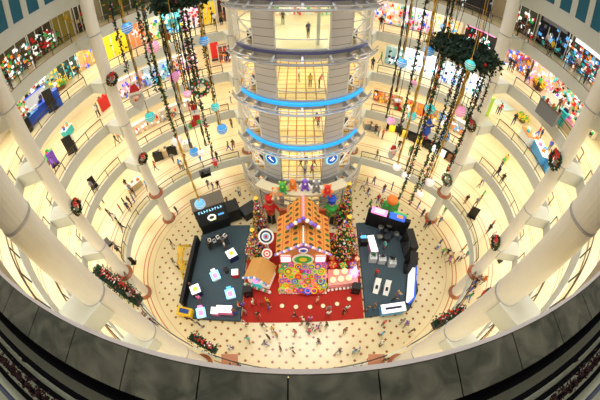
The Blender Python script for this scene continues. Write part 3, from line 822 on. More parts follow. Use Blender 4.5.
# right-hand toy bank with lit lamps
rb = thing('sweet_shop_bank', 'low pastel candy bank with glowing peach lamps, right of the candy slope', 'display', (0, 0, .07))
MB().m(pc('bank_pink', (244, 160, 160))).poly([(2.95, -3.4, 0), (6.1, -3.1, 0), (6.2, -1.5, 0), (2.95, -1.5, 0)], (0, 0, 1.1)).build('bank', rb)
for i in range(8): MB().m(M_ICEW).ball((3.0 + 3.0 * i / 7, -3.55 + .3 * i / 7, .2), .17, 8).build('scallop', rb)
for i, (x, y, z) in enumerate(((3.4, -2.9, 1.18), (4.25, -2.8, 1.18), (5.1, -2.7, 1.18), (3.8, -2.0, 1.18), (4.7, -1.9, 1.18))):
    t = thing('globe_lamp', 'peach glowing globe lamp, %s, on the pastel candy bank' % ['front left', 'front middle', 'front right', 'back left', 'back right'][i], 'lamp', (x, y, z), 0, 'glowing globe lamps')
    MB().m(pc('peach_glow', (255, 196, 150), .4, .7)).ball((0, 0, .33), .34, 12).build('globe', t)
    MB().m(P('gold')).lathe([(.2, -.05), (.15, .05)], n=10).build('foot', t)
t = thing('ice_palace', 'pointed pale blue and lilac lit tent ornament at the right end of the candy bank', 'ornament', (5.7, -2.1, 1.18), .3)
MB().m(pc('palace', (190, 200, 250), .4, .5)).lathe([(.5, 0), (.42, .5), (.22, 1.2), (.02, 2.0)], n=8).build('tent', t)
for i in range(6): MB().m(P('pink', .4)).ball((.45 * math.cos(i * PI / 3), .45 * math.sin(i * PI / 3), .35), .16, 8).build('bauble', t)
for i, (x, y, c, s_) in enumerate(((3.5, -.9, 'red', .8), (4.7, -.95, 'green', .7), (5.8, -.95, 'purple', .7), (3.5, .1, 'red', .6), (6.4, .0, 'orange', .5))):
    t = thing('gift_box', '%s gift box in the %s behind the pastel candy bank' % (['large red', 'green', 'purple', 'small red', 'orange'][i], ['front left', 'front middle', 'front right', 'back left', 'back right'][i]), 'gift', (x, y, .07), rc.uniform(-.5, .5), 'gift boxes')
    MB().m(P(c)).box((0, 0, s_ * .7), (s_, s_, s_ * 1.4)).build('box', t)
    MB().m(P('gold' if c != 'orange' else 'white')).box((0, 0, s_ * .72), (s_ * 1.03, s_ * .2, s_ * 1.42)).box((0, 0, s_ * .72), (s_ * .2, s_ * 1.03, s_ * 1.42)).build('ribbon', t)
# round sweet signs on poles
for i, (x, y, z, r_, lab) in enumerate(((-2.5, .6, 4.6, .8, 'big round white target sign with navy ring left of the orange roof'), (-2.5, -.4, 2.9, .55, 'smaller round white and red disc sign above the cottage roof'))):
    t = thing('round_sign', lab, 'sign', (x - .9, y, .07), 0)
    MB().m(M_WHITE).tube([(0, 0, 0), (0, 0, z)], .08, 8).build('pole', t)
    mt = Matrix.Translation((0, -.12, z)) @ Matrix.Rotation(math.radians(45), 4, 'X')
    d_ = MB().m(M_WHITE).lathe([(r_, 0), (r_, .12)], n=28, mtx=mt).build('disc', t)
    for rr, c in ((.78, 'navy'), (.55, 'white'), (.38, 'sky blue'), (.2, 'red')) if i == 0 else ((.7, 'red'), (.45, 'white'), (.2, 'red')):
        MB().m(P(c)).lathe([(r_ * rr, .12), (r_ * rr, .14 + (1 - rr) * .05)], n=24, mtx=mt).build('ring', d_)
# nutcracker soldiers
for i, (px, c1, c2, lab) in enumerate((((272, 222), 'red', 'black', 'toy soldier statue with red coat, left of the orange roof'), ((329, 223), 'green', 'black', 'toy soldier statue with green coat and blue hat, right of the orange roof'))):
    t = thing('toy_soldier_statue', lab, 'statue', at(*px, 0), 0)
    for s_ in (-1, 1):
        MB().m(P(c2)).tube([(s_ * .28, 0, 0), (s_ * .28, 0, 1.9)], [.26, .2], 8).build('leg', t)
        MB().m(P(c1)).tube([(s_ * .6, 0, 3.3), (s_ * 1.0, -.2, 2.7), (s_ * (1.0 if s_ * (i * 2 - 1) > 0 else 1.5), -.8, 2.6 if i == 0 else 3.0)], .16, 7).build('arm', t)
    MB().m(P(c1)).lathe([(.45, 1.8), (.6, 2.4), (.68, 3.2), (.5, 3.45), (.2, 3.5)], n=12).build('coat', t)
    MB().m(P('beige')).ball((0, 0, 3.85), .4, 12).build('head', t)
    MB().m(P('red' if i == 0 else 'blue')).lathe([(.45, 4.05), (.42, 4.1), (.5, 4.7), (1e-3, 4.75)], n=14).build('hat', t)
    MB().m(P('gold')).tube([(-.4, -.55, 3.2), (.3, -.6, 2.2)], .06, 5).build('sash', t)

# ================================================================ decorated trees
def tree(label, px, h, r_, seed, n=70, zb=0, leanm=None):
    rt = random.Random(seed); t = thing('christmas_tree', label, 'tree', at(*px, zb) if isinstance(px, tuple) and len(px) == 2 else px, 0)
    MB().m(M_GB2).lathe([(.25, 0), (.2, h * .5)], n=8).build('trunk', t)
    mb = MB().m(mat('tree_needles', srgb(46, 74, 36), .8, noise=.45, scale=9))
    k_ = 7; prof = []
    for i in range(k_):
        z0 = .3 + (h - .3) * i / k_; rr = r_ * (1 - i / k_) ** .8
        prof += [(rr, z0), (rr * .72, z0 + (h - .3) / k_ * .9)]
    mb.lathe(prof + [(.03, h)], n=14)
    pts = []
    for i in range(1500):
        z = .3 + (h - .3) * rt.random() ** 1.4; rr = r_ * max(.03, (1 - (z - .3) / (h - .3))) ** .8 * rt.uniform(.8, 1.08); a_ = rt.uniform(0, 2 * PI)
        pts.append((rr * math.cos(a_), rr * math.sin(a_), z))
    mb.leaves(pts, .14, rt); mb.build('foliage', t)
    pal = ['red', 'gold', 'orange', 'white', 'yellow', 'green', 'pink', 'blue', 'beige', 'red', 'gold', 'beige']
    for i in range(n):
        z = .3 + (h - .4) * ((i + .5) / n) ** 1.2; rr = r_ * max(.05, (1 - (z - .3) / (h - .3))) ** .8 * 1.03; a_ = i * 2.39996
        MB().m(P(pal[rt.randrange(12)])).ball((rr * math.cos(a_), rr * math.sin(a_), z), rt.uniform(.1, .17), 7).build('bauble', t)
    mb = MB()
    for i in range(620):
        z = .3 + (h - .3) * rt.random() ** 1.3; rr = r_ * max(.03, (1 - (z - .3) / (h - .3))) ** .8 * rt.uniform(1.0, 1.1); a_ = rt.uniform(0, 2 * PI)
        mb.m(P(pal[rt.randrange(12)])); mb.box((rr * math.cos(a_), rr * math.sin(a_), z), (.11, .11, .11), a_)
    stuff(mb.build('small_ornaments', t))
    MB().m(P('gold', .3)).lathe([(.02, h - .05), (.28, h + .15), (.02, h + .4)], n=5).build('star', t)
    return t
tree('short wide christmas tree packed with gold and red ornaments, left of the round target sign', (-4.9, 1.2, 0), 4.6, 1.25, 21, 80)
tree('slender ornamented christmas tree farther back beside the left side of the lift tower base', (-4.7, 4.6, 0), 5.6, .9, 22, 60)
tree('large bushy christmas tree thick with coloured ornaments, right of the orange roof', (4.9, 1.7, 0), 6.2, 1.6, 23, 95)
tree('tall slender ornamented tree behind the large tree, beside the right side of the tower base', (5.2, 5.4, 0), 7.0, 1.1, 24, 80)
# toys on top of the entrance behind the roof
for i, (px, c, c2, lab) in enumerate((((283, 190), 'green', 'lime', 'green dinosaur shaped toy'), ((293, 187), 'orange', 'beige', 'orange teddy toy'), ((305, 187), 'purple', 'white', 'lilac and white mouse toy'), ((316, 189), 'grey', 'white', 'grey and white koala toy'), ((327, 193), 'red', 'orange', 'red bird toy'), ((276, 196), 'beige', 'orange', 'beige puppy toy'))):
    t = thing('soft_toy', lab + ' sitting on the canopy at the lift tower base', 'toy', at(*px, 5.45), 0, 'soft toys on the tower canopy')
    MB().m(P(c)).ball((0, 0, .35), .45, 10, .85).build('body', t)
    MB().m(P(c)).ball((0, -.1, .95), .36, 10).build('head', t)
    for s_ in (-1, 1):
        MB().m(P(c2)).ball((s_ * .28, -.05, 1.28), .15, 8).build('ear', t)
        MB().m(P(c2)).tube([(s_ * .35, 0, .55), (s_ * .6, -.3, .35)], .12, 6).build('paw', t)
        MB().m(P(c)).tube([(s_ * .2, -.2, .2), (s_ * .35, -.65, .12)], .14, 6).build('leg', t)
    MB().m(P(c2)).ball((0, -.42, .9), .13, 8).build('muzzle', t)
cp = thing('canopy', 'curved cream canopy shelf with toys over the entrance at the tower base', 'canopy', TC)
mb = MB().m(pc('canopy_cream', (226, 214, 180))); tarc(mb, -34, 34, RW + 1.3, RW + 2.5, 5.1, 5.45, 20); mb.build('shelf', cp)
for p_ in (-33, 33): MB().m(M_METAL).tube([tp(p_, RW + 1.9, 0), tp(p_, RW + 1.9, 5.1)], .1, 8).build('support', cp)

# ================================================================ hanging decorations
def cluster_word(az): return 'left' if az < 0 else 'right'
def hang(z0, r_=.03, m_=M_BLACK, ztop=37.0):       # cord above an ornament, local coords
    return MB().m(m_).tube([(0, 0, 0), (0, 0, ztop - z0)], r_, 5)
rh = random.Random(17)
# garland strands: (pixel of lower end, distance, top height, style)
ST = [((128, 72), 19.5, 37, 'g'), ((141, 86), 20.5, 37, 'y'), ((157, 92), 19.0, 37, 'g'), ((166, 104), 20.5, 37, 'k'), ((182, 104), 21.5, 25.7, 'y'),
      ((188, 96), 19.3, 25.7, 'g'), ((176, 137), 17.6, 37, 'g'), ((199, 200), 18.4, 26, 'y'), ((195, 84), 20.6, 25.7, 'g'), ((199, 80), 22.0, 25.7, 'g'), ((191, 148), 20.0, 25.7, 'k'),
      ((212, 152), 19.4, 37, 'g'), ((206, 146), 21.0, 25.7, 'k'), ((219, 125), 22.5, 37, 'y'), ((170, 60), 22.5, 25.7, 'g'), ((214, 100), 21.4, 37, 'g'),
      ((396, 92), 22.0, 37, 'k'), ((400, 128), 20.8, 37, 'g'), ((397, 164), 19.5, 37, 'y'), ((405, 172), 21.2, 37, 'k'), ((399, 200), 18.3, 24.4, 'g'), ((416, 150), 20.3, 37, 'g'),
      ((409, 205), 19.3, 24.4, 'g'), ((424, 120), 22.2, 24.4, 'y'), ((429, 178), 18.6, 24.4, 'y'), ((420, 190), 20.8, 24.4, 'g'), ((440, 150), 19.4, 24.4, 'g'), ((443, 134), 21.5, 24.4, 'k'),
      ((452, 160), 21.8, 24.4, 'g'), ((457, 108), 18.8, 24.4, 'y'), ((465, 120), 20.4, 24.4, 'g'), ((386, 118), 23.0, 37, 'k'), ((447, 172), 19.8, 24.4, 'g'), ((478, 112), 20.6, 24.4, 'g')]
placed = []
info = []
for (px, r0, zt, stl) in ST:
    p_ = rho(px[0], px[1], r0); info.append([math.degrees(math.atan2(p_.x, p_.y - CAMP.y)), p_, zt, stl])
info.sort(key=lambda q: q[0])
words = ['first', 'second', 'third', 'fourth', 'fifth', 'sixth', 'seventh', 'eighth', 'ninth', 'tenth', 'eleventh', 'twelfth', 'thirteenth', 'fourteenth', 'fifteenth', 'sixteenth', 'seventeenth', 'eighteenth', 'nineteenth', 'twentieth']
cnt = {}
sname = {'g': ('leafy green garland dotted with red and white', 'garland_strand'), 'y': ('gold ribbon strand', 'ribbon_strand'), 'k': ('dark beaded ribbon strand', 'ribbon_strand')}
for az, p_, zt, stl in info:
    side_ = cluster_word(az); key = (side_, stl); cnt[key] = cnt.get(key, 0) + 1
    lab = '%s, %s from the left in %s cluster' % (sname[stl][0], words[cnt[key] - 1], side_)
    t = thing(sname[stl][1], lab, 'garland' if stl == 'g' else 'ribbon', p_, 0, 'strands hanging in the atrium')
    L = zt - p_.z
    if stl == 'g':
        MB().m(M_BLACK).tube([(0, 0, 0), (0, 0, L)], .03, 5).build('cord', t)
        mb = MB().m(M_GREEN)
        mb.leaves([(rh.gauss(0, .07), rh.gauss(0, .07), L * rh.random()) for _ in range(int(L * 16))], .15, rh)
        mb.m(M_GREEN2).leaves([(rh.gauss(0, .08), rh.gauss(0, .08), L * rh.random()) for _ in range(int(L * 5))], .13, rh); mb.build('leaves', t)
        mb = MB()
        for i in range(int(L * 4)):
            mb.m(P(rh.choice(['red', 'white', 'gold', 'pink', 'orange', 'beige']))); a_ = rh.uniform(0, 6.28)
            mb.ball((.13 * math.cos(a_), .13 * math.sin(a_), L * rh.random()), .055, 6)
        stuff(mb.build('beads', t))
    else:
        mm = M_GOLD if stl == 'y' else mat('dark_ribbon', srgb(58, 50, 34), .5, noise=.3, scale=5)
        n = int(L / .25); mb = MB().m(mm)
        for s_ in (0, 1):
            pts = [(.07 * math.cos(i * .55 + PI * s_), .07 * math.sin(i * .55 + PI * s_), L * i / n) for i in range(n + 1)]
            mb.tube(pts, .045, 4)
        mb.build('twisted_ribbon', t)
        MB().m(M_BLACK).tube([(0, 0, 0), (0, 0, L)], .02, 4).build('cord', t)
# baubles
BL = [((127, 28), 6, 'blue', 'just right of the far left column, top of the left cluster'), ((153, 47), 6.5, 'pink', 'in the upper part of the left cluster'), ((204, 41), 5, 'blue', 'at the upper right of the left cluster beside the lift tower'),
      ((174, 77), 5.5, 'pink', 'above the candy wreath, middle of the left cluster'), ((173, 23), 5, 'teal', 'just under the left foliage ring'), ((187, 44), 3.6, 'pink', 'small, left of the blue bauble near the lift tower'), ((187, 94), 4, 'pink', 'small, left of the candy wreath'),
      ((150, 117), 5.5, 'teal', 'under the bearded face ornament'), ((177, 141), 5.5, 'white', 'left of the red stocking'), ((194, 152), 5, 'blue', 'just under the red stocking'), ((215, 107), 4.5, 'teal', 'right of the red stocking'),
      ((222, 129), 5.5, 'blue', 'with red cap, lower right of the left cluster'), ((200, 204), 5.5, 'sky blue', 'lowest of all, above the black booth'), ((201, 152), 3.5, 'white', 'small, beside the blue bauble under the stocking'),
      ((402, 63), 5.2, 'blue', 'upper left of the right cluster'), ((429, 51), 5.5, 'blue', 'left of the dark foliage ring'), ((430, 31), 3.8, 'pink', 'small, at the top of the right cluster'), ((443, 27), 3.4, 'sky blue', 'small, above the foliage ring'),
      ((470, 65), 5.5, 'teal', 'directly below the foliage ring'), ((460, 111), 6, 'pink', 'left of the wreath on the far right column'), ((430, 109), 5.5, 'teal', 'above the blue doll'), ((412, 116), 4.8, 'teal', 'right of the small stocking'),
      ((391, 121), 4.2, 'pink', 'small, under the small stocking'), ((445, 136), 5.5, 'blue', 'right of the blue doll'), ((397, 167), 4.2, 'white', 'right of the small bearded face'), ((406, 176), 4.5, 'white', 'lower part of the right cluster'),
      ((430, 182), 4.8, 'white', 'left of the candy wreath on the far right column'), ((420, 194), 4.0, 'white', 'lowest of the right cluster'), ((414, 83), 3.2, 'pink', 'tiny, in the middle of the right cluster')]
BC = {'blue': (70, 160, 235), 'pink': (250, 160, 205), 'teal': (70, 205, 205), 'white': (250, 236, 236), 'sky blue': (110, 190, 245)}
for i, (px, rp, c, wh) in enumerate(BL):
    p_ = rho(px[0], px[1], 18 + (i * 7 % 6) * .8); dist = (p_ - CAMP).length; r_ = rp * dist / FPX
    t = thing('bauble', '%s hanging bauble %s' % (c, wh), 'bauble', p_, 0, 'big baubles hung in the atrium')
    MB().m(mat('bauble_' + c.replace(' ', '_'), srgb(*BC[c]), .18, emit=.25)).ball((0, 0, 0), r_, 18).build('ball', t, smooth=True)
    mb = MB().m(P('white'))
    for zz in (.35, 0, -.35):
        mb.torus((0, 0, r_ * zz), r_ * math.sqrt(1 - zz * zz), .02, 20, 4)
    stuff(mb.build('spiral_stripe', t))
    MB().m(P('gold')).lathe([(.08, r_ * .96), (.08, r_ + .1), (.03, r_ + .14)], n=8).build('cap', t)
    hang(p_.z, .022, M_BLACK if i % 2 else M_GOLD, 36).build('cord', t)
# foliage rings
def canopy(label, c, R_, seed):
    rt = random.Random(seed); t = thing('foliage_ring', label, 'wreath', c)
    MB().m(M_BLACK).torus((0, 0, 0), R_ * .72, .12, 30, 6).build('frame', t)
    mb = MB().m(mat('canopy_green', srgb(14, 42, 24), .85, noise=.5, scale=6))
    pts = []
    for i in range(3600):
        a_ = rt.uniform(0, 2 * PI); rr = R_ * (.72 + rt.gauss(0, .16)); pts.append((rr * math.cos(a_), rr * math.sin(a_), rt.gauss(0, .26)))
    mb.leaves(pts, .24, rt); mb.build('leaves', t)
    for i in range(26):
        a_ = i * 2 * PI / 26; MB().m(P(['red', 'gold', 'orange', 'white'][i % 4])).ball((R_ * (.75 + .2 * (i % 3 - 1)) * math.cos(a_), R_ * (.75 + .2 * (i % 3 - 1)) * math.sin(a_), .1 - .5 * (i % 2)), .11, 7).build('bauble', t)
    for i in range(4):
        a_ = i * PI / 2 + .4; MB().m(M_BLACK).tube([(R_ * .7 * math.cos(a_), R_ * .7 * math.sin(a_), 0), (0, 0, 12)], .02, 4).build('suspension_cable', t)
canopy('large dark green foliage ring with ornaments, hanging above the right cluster', rho(466, 51, 20.5), 2.35, 5)
canopy('dark green foliage ring at the top of the left cluster, partly out of view', rho(184, -3, 20.5), 2.1, 6)

def wreath(label, p_, nrm, R_, c_green=True, bow=True, cord=False, seed=1):
    rt = random.Random(seed); rz = math.atan2(nrm.y, nrm.x) + PI / 2
    t = thing('wreath', label, 'wreath', p_, rz)
    mt = Matrix.Rotation(PI / 2, 4, 'X')
    gm = M_GREEN if c_green else M_GREEN2
    mb = MB().m(gm).torus((0, 0, 0), R_ * .78, R_ * .17, 22, 6, mt)
    pts = []
    for i in range(420):
        a_ = rt.uniform(0, 2 * PI); b_ = rt.uniform(0, 2 * PI); rr = R_ * .78 + R_ * .2 * math.cos(b_)
        pts.append((rr * math.cos(a_), R_ * .2 * math.sin(b_), rr * math.sin(a_)))
    mb.leaves(pts, R_ * .14, rt); mb.build('foliage', t)
    for i in range(12):
        a_ = i * 2 * PI / 12
        MB().m(P(['red', 'gold', 'white'][i % 3] if c_green else ['pink', 'red', 'white'][i % 3])).ball((R_ * .8 * math.cos(a_), -R_ * .2, R_ * .8 * math.sin(a_)), R_ * (.09 if c_green else .13), 7).build('berry', t)
    if bow:
        w_ = MB().m(M_BOW)
        for s_ in (-1, 1):
            w_.tube([(0, -R_ * .25, R_ * .75), (s_ * R_ * .35, -R_ * .35, R_ * 1.0), (s_ * R_ * .5, -R_ * .3, R_ * .75), (0, -R_ * .25, R_ * .7)], [R_ * .06, R_ * .14, R_ * .14, R_ * .06], 6)
            w_.tube([(0, -R_ * .28, R_ * .7), (s_ * R_ * .2, -R_ * .3, R_ * .1)], [R_ * .07, R_ * .1], 6)
        w_.build('bow', t)
    if cord: hang(p_.z, .02).build('cord', t)
    return t
cdict = dict(COLS)
def colwreath(t0, px, R_, lab, seed, green=True, bow=True):
    c_ = cdict[t0]; dd = Vector((c_.x - CAMP.x, c_.y - CAMP.y, 0)); d_ = ray(*px)
    n_ = Vector((-c_.x, -c_.y - 2, 0)).normalized()
    z = CAMP.z + (dd.length - .8) * d_.z / math.hypot(d_.x, d_.y)
    wreath(lab, Vector((c_.x, c_.y, z)) + n_ * (.66 + R_ * .25), n_, R_, green, bow, False, seed)
colwreath(-65, (113, 79), .68, 'green wreath with red bow, upper one on the far left column', 1)
colwreath(-65, (143, 159), .68, 'green wreath with red bow, lower one on the far left column', 2)
colwreath(65, (472, 126), .68, 'green wreath with red bow on the far right column', 3)
colwreath(65, (443, 178), .8, 'pink and green candy wreath low on the far right column', 4, False, False)
colwreath(-110, (73, 212), .72, 'green wreath with red bow on the middle left column', 5)
colwreath(110, (559, 165), .75, 'green wreath with red bow, upper one on the middle right column', 6)
colwreath(110, (496, 245), .72, 'green wreath with red bow, lower one on the middle right column', 7)
wreath('round pink and green candy wreath hanging in the middle of the left cluster', rho(200, 88, 19), Vector((.3, -1, 0)), .72, False, False, True, 8)
# bearded face ornaments (flat cut-outs with thickness)
def bearded(label, p_, s_):
    t = thing('bearded_face_ornament', label, 'ornament', p_, .25)
    o = [(-.5, .1), (-.55, -.3), (-.35, -.8), (0, -1.25), (.35, -.8), (.55, -.3), (.5, .1), (.3, .35), (-.3, .35)]
    MB().m(P('silver')).poly([(x * s_, 0, y * s_) for x, y in o], (0, .12, 0)).build('beard', t)
    MB().m(pc('skin_light', (232, 186, 160))).ball((0, -.02, -.05 * s_), .3 * s_, 10, .8).build('face', t)
    MB().m(P('red')).ball((0, -.3 * s_, -.1 * s_), .09 * s_, 8).build('nose', t)
    MB().m(M_BOW).poly([(x * s_, -.03, y * s_) for x, y in ((-.42, .32), (.42, .32), (.1, 1.05), (-.12, 1.0))], (0, .18, 0)).build('hat', t)
    MB().m(P('white')).box((0, .04, .32 * s_), (1.0 * s_, .26, .18 * s_)).build('hat_band', t)
    MB().m(P('white')).ball((0, .05, 1.1 * s_), .16 * s_, 8).build('pompom', t)
    hang(p_.z + 1, .022).build('cord', t)
bearded('big hanging bearded face with red hat beside the far left column', rho(136, 97, 18.5), .95)
bearded('small hanging bearded face with red hat in the right cluster', rho(393, 152, 20), .72)
def stocking(label, p_, s_, fl):
    t = thing('stocking_ornament', label, 'ornament', p_, .1)
    o = [(-.3, 1.0), (.35, 1.0), (.3, .1), (.25, -.2), (-.2, -.45), (-.85, -.7), (-1.0, -.35), (-.8, -.1), (-.35, .15)]
    MB().m(P('red')).poly([(x * s_ * fl, 0, y * s_) for x, y in o], (0, .3, 0)).build('body', t)
    MB().m(P('green')).poly([(x * s_ * fl, -.04, y * s_) for x, y in ((-.6, -.6), (-.85, -.72), (-1.02, -.35), (-.8, -.1), (-.62, -.2))], (0, .38, 0)).build('toe', t)
    MB().m(P('green')).ball((.18 * s_ * fl, 0, -.0), .25 * s_, 8).build('heel', t)
    MB().m(P('white')).box((0, .15, 1.0 * s_), (.85 * s_, .42, .25 * s_)).build('cuff', t)
    hang(p_.z + 1, .022).build('cord', t)
stocking('large red and green stocking ornament in the lower left cluster', rho(197, 122, 19), .75, 1)
stocking('small red and green stocking ornament at the left of the right cluster', rho(397, 108, 21), .6, -1)
def doll(label, p_, s_, c1, c2, c3, nm='doll_ornament'):
    t = thing(nm, label, 'ornament', p_, .2)
    MB().m(P(c1)).lathe([(.28 * s_, -.6 * s_), (.42 * s_, -.2 * s_), (.25 * s_, .35 * s_), (.1 * s_, .42 * s_)], n=12).build('body', t)
    MB().m(pc('skin_light', (232, 186, 160))).ball((0, 0, .62 * s_), .25 * s_, 10).build('head', t)
    MB().m(P(c2)).lathe([(.34 * s_, .72 * s_), (.3 * s_, .8 * s_), (.05 * s_, 1.15 * s_)], n=12).build('hat', t)
    for q in (-1, 1):
        MB().m(P(c1)).tube([(q * .25 * s_, 0, .25 * s_), (q * .62 * s_, -.1, .4 * s_)], .1 * s_, 6).build('arm', t)
        MB().m(P(c3)).tube([(q * .15 * s_, 0, -.55 * s_), (q * .28 * s_, 0, -1.15 * s_)], .11 * s_, 6).build('leg', t)
    hang(p_.z, .022).build('cord', t)
doll('blue doll ornament with red trim in the right cluster', rho(427, 129, 19.6), .85, 'blue', 'blue', 'red')
doll('small brown and red doll ornament just above the large stocking', rho(193, 107, 20.2), .55, 'red', 'brown', 'blue')
doll('red elongated doll ornament low in the left cluster', rho(215, 163, 19.8), .5, 'red', 'pink', 'green')
doll('small red and blue doll ornament under the far left foliage ring', rho(168, 36, 22), .5, 'orange', 'blue', 'green')

# ================================================================ hedges with poinsettias by the railings
def hedge(label, a_, b_, z, seed, w=.55):
    rt = random.Random(seed); A, B = at(*a_, z), at(*b_, z); D = B - A; L = D.length; d_ = D.normalized(); n_ = Vector((-d_.y, d_.x, 0))
    t = thing('flower_trough', label, 'planter', A)
    MB().m(M_DARK).box(D / 2 + Vector((0, 0, .3)), (L, w, .6), math.atan2(d_.y, d_.x)).build('trough', t)
    mb = MB().m(M_GREEN); mb.leaves([d_ * rt.uniform(0, L) + n_ * rt.gauss(0, w * .35) + Vector((0, 0, .6 + abs(rt.gauss(0, .18)))) for _ in range(int(L * 160))], .16, rt); mb.build('foliage', t)
    mb = MB(); k_ = int(L * 14)
    for i in range(k_):
        mb.m(P('red') if i < k_ * .75 else P('white')); mb.leaves([d_ * (L * (.15 + .8 * rt.random())) + n_ * (.25 * w + rt.gauss(0, w * .2)) + Vector((0, 0, .85 + rt.uniform(0, .15)))], .2, rt)
    stuff(mb.build('flowers', t))
hedge('long dark green trough of red flowers at the left, near the middle left column', (98, 271), (141, 303), 5, 31, 1.1)
hedge('short trough of red flowers by the lower left column base', (193, 338), (217, 352), 5, 32, .6)
hedge('trough of red flowers at the lower right beside the near railing', (432, 327), (462, 311), 5, 33, .8)

# ================================================================ shops around the galleries
def t_of(u, z, off, side_, near=False):     # ellipse angle whose point at that level appears at column u
    best = None
    t = 0.0
    while t <= 180:
        tt = t * side_
        p_ = ep(tt, off, z) - CAMP
        F = p_.y * math.cos(PITCH) - p_.z * math.sin(PITCH); U = p_.y * math.sin(PITCH) + p_.z * math.cos(PITCH)
        th = math.acos(F / p_.length); r_ = 2 * FPX * math.sin(th / 2); h_ = math.hypot(p_.x, U)
        e_ = abs(300 + p_.x / h_ * r_ - u)
        if t < 118 and (best is None or e_ < best[0]): best = (e_, tt)
        t += .5
    return best[1]
rs = random.Random(41)
def shop(label, lv, u0, u1, off, H, wall, pal, dens, emit, sign=None, depth=1.2, lit=0.0):
    z = LV[lv] + .03; sd = -1 if isinstance(u0, tuple) or u0 < 300 else 1
    ta, tb = u0 if isinstance(u0, tuple) else sorted((t_of(u0, z, off, sd), t_of(u1, z, off, sd)))
    t = thing('shopfront', label, 'shop')
    mb = MB().m(pc('shop_%s_%g' % ('_'.join(map(str, wall)), lit), wall, .6, lit)); arc(mb, ta, tb, off, off + depth, z, z + H, 5); mb.build('front_wall', t)
    w_ = MB().m(M_WHITE)
    for i in range(4):
        tt = ta + (tb - ta) * i / 3
        w_.tube([ep(tt, off - .08, z), ep(tt, off - .08, z + H)], .06, 5)
    w_.tube([ep(ta + (tb - ta) * i / 6, off - .08, z + H) for i in range(7)], .07, 5); w_.build('window_frame', t)
    if sign:
        mb = MB().m(P(sign, .9)); arc(mb, ta + (tb - ta) * .1, tb - (tb - ta) * .1, off - .3, off - .05, z + H * .84, z + H * .97, 4); mb.build('sign_board', t)
    L = (ep(ta, off, 0) - ep(tb, off, 0)).length
    mb = MB(); n = int(L * H * dens * 1.7)
    for i in range(n):
        f_ = rs.random(); q = ep(ta + (tb - ta) * f_, off - rs.uniform(.06, .5), z + H * rs.uniform(.04, .8))
        mb.m(P(rs.choice(pal), emit)); w2 = rs.uniform(.08, .34)
        mb.box(q, (w2, .12, rs.uniform(.1, .42)), math.atan2(q.y / EB ** 2, q.x / EA ** 2) + PI / 2)
    if n: stuff(mb.build('merchandise', t))
    mb = MB().m(M_WALL); arc(mb, ta, tb, off + depth, off + depth + .1, z, z + H, 5); mb.build('rear_panel', t)
    return t
bright = ['red', 'white', 'yellow', 'blue', 'pink', 'teal', 'white', 'green', 'orange']
cool = ['white', 'white', 'sky blue', 'blue', 'silver', 'black', 'teal']
warm = ['orange', 'brown', 'beige', 'gold', 'red', 'white']
darkp = ['black', 'grey', 'navy', 'white', 'sky blue', 'teal']
Y0 = (246, 214, 40)
shop('yellow billboard shopfront with black shape on the fourth gallery, far left', 'fourth', 107, 131, 4.6, 3.2, Y0, ['black', 'yellow'], .5, 0, None, .4, .25)
shop('orange and peach shopfront right of the yellow billboard, fourth gallery', 'fourth', 132, 147, 4.6, 3.0, (238, 150, 90), ['orange', 'red', 'beige', 'white'], 2.5, .2, None, .4, .2)
shop('shopfront with green and white posters, fourth gallery, behind the strands', 'fourth', 148, 163, 4.6, 3.0, (222, 228, 190), ['green', 'yellow', 'blue', 'white', 'orange'], 3, .3, None, .4, .2)
shop('cyan lit shopfront on the fourth gallery, far left', 'fourth', 164, 182, 4.6, 3.2, (110, 215, 220), ['teal', 'yellow', 'white', 'blue'], 2.5, .4, None, .4, .4)
shop('white shopfront with pink posters on the fourth gallery, far left', 'fourth', 183, 201, 4.6, 3.2, (240, 226, 222), ['pink', 'red', 'white', 'navy'], 3, .3, None, .4, .3)
shop('small yellow poster wall beside the dark red shop door, fourth gallery', 'fourth', 203, 216, 4.6, 3.2, Y0, ['yellow', 'orange', 'black'], 1, 0, None, .4, .25)
shop('dark red and black shop doorway beside the lift tower, fourth gallery', 'fourth', 219, 233, 4.6, 3.2, (52, 24, 22), ['red', 'brown', 'white', 'black'], 2, .2, None, .4)
shop('toy shopfront in many colours right of the lift tower, fourth gallery', 'fourth', 374, 399, 4.6, 3.2, (236, 222, 200), bright, 4.5, .3, None, .4, .2)
shop('pale shopfront with pink and blue posters, fourth gallery, far right', 'fourth', 401, 428, 4.6, 3.2, (226, 218, 226), ['pink', 'blue', 'white', 'red', 'green'], 4, .3, None, .4, .25)
shop('cream shopfront with sky blue posters beside the foliage ring, fourth gallery', 'fourth', 430, 458, 4.6, 3.2, (232, 222, 190), ['sky blue', 'orange', 'white', 'yellow'], 3.5, .3, None, .4, .25)
shop('black shopfront with pink lit sign above the foliage ring, fourth gallery', 'fourth', 461, 492, 4.6, 3.3, (26, 24, 28), ['white', 'silver', 'teal', 'red'], 1.6, .5, 'pink', .4)
shop('clothes display with patterned garments on the third gallery, far left', 'third', 122, 146, 3.6, 2.3, (226, 206, 190), ['pink', 'brown', 'white', 'red', 'blue', 'beige'], 5, .1, None, .5, .1)
shop('blue and white product shelves on the third gallery, far left', 'third', 147, 170, 3.6, 2.3, (190, 214, 226), ['blue', 'white', 'teal', 'navy', 'silver'], 5, .2, None, .5, .2)
shop('pastel product shelves on the third gallery behind the left strands', 'third', 172, 198, 3.6, 2.3, (240, 226, 210), ['red', 'white', 'pink', 'purple', 'orange', 'navy'], 5, .2, None, .5, .15)
shop('dark product shelf beside the lift tower, third gallery', 'third', 219, 233, 3.6, 2.2, (150, 110, 100), ['brown', 'red', 'white', 'black', 'orange'], 4, .1, None, .5)
shop('shop window with dark figures right of the lift tower, third gallery', 'third', 384, 400, 3.6, 2.4, (150, 190, 190), ['navy', 'black', 'white', 'teal'], 3, .3, None, .5, .2)
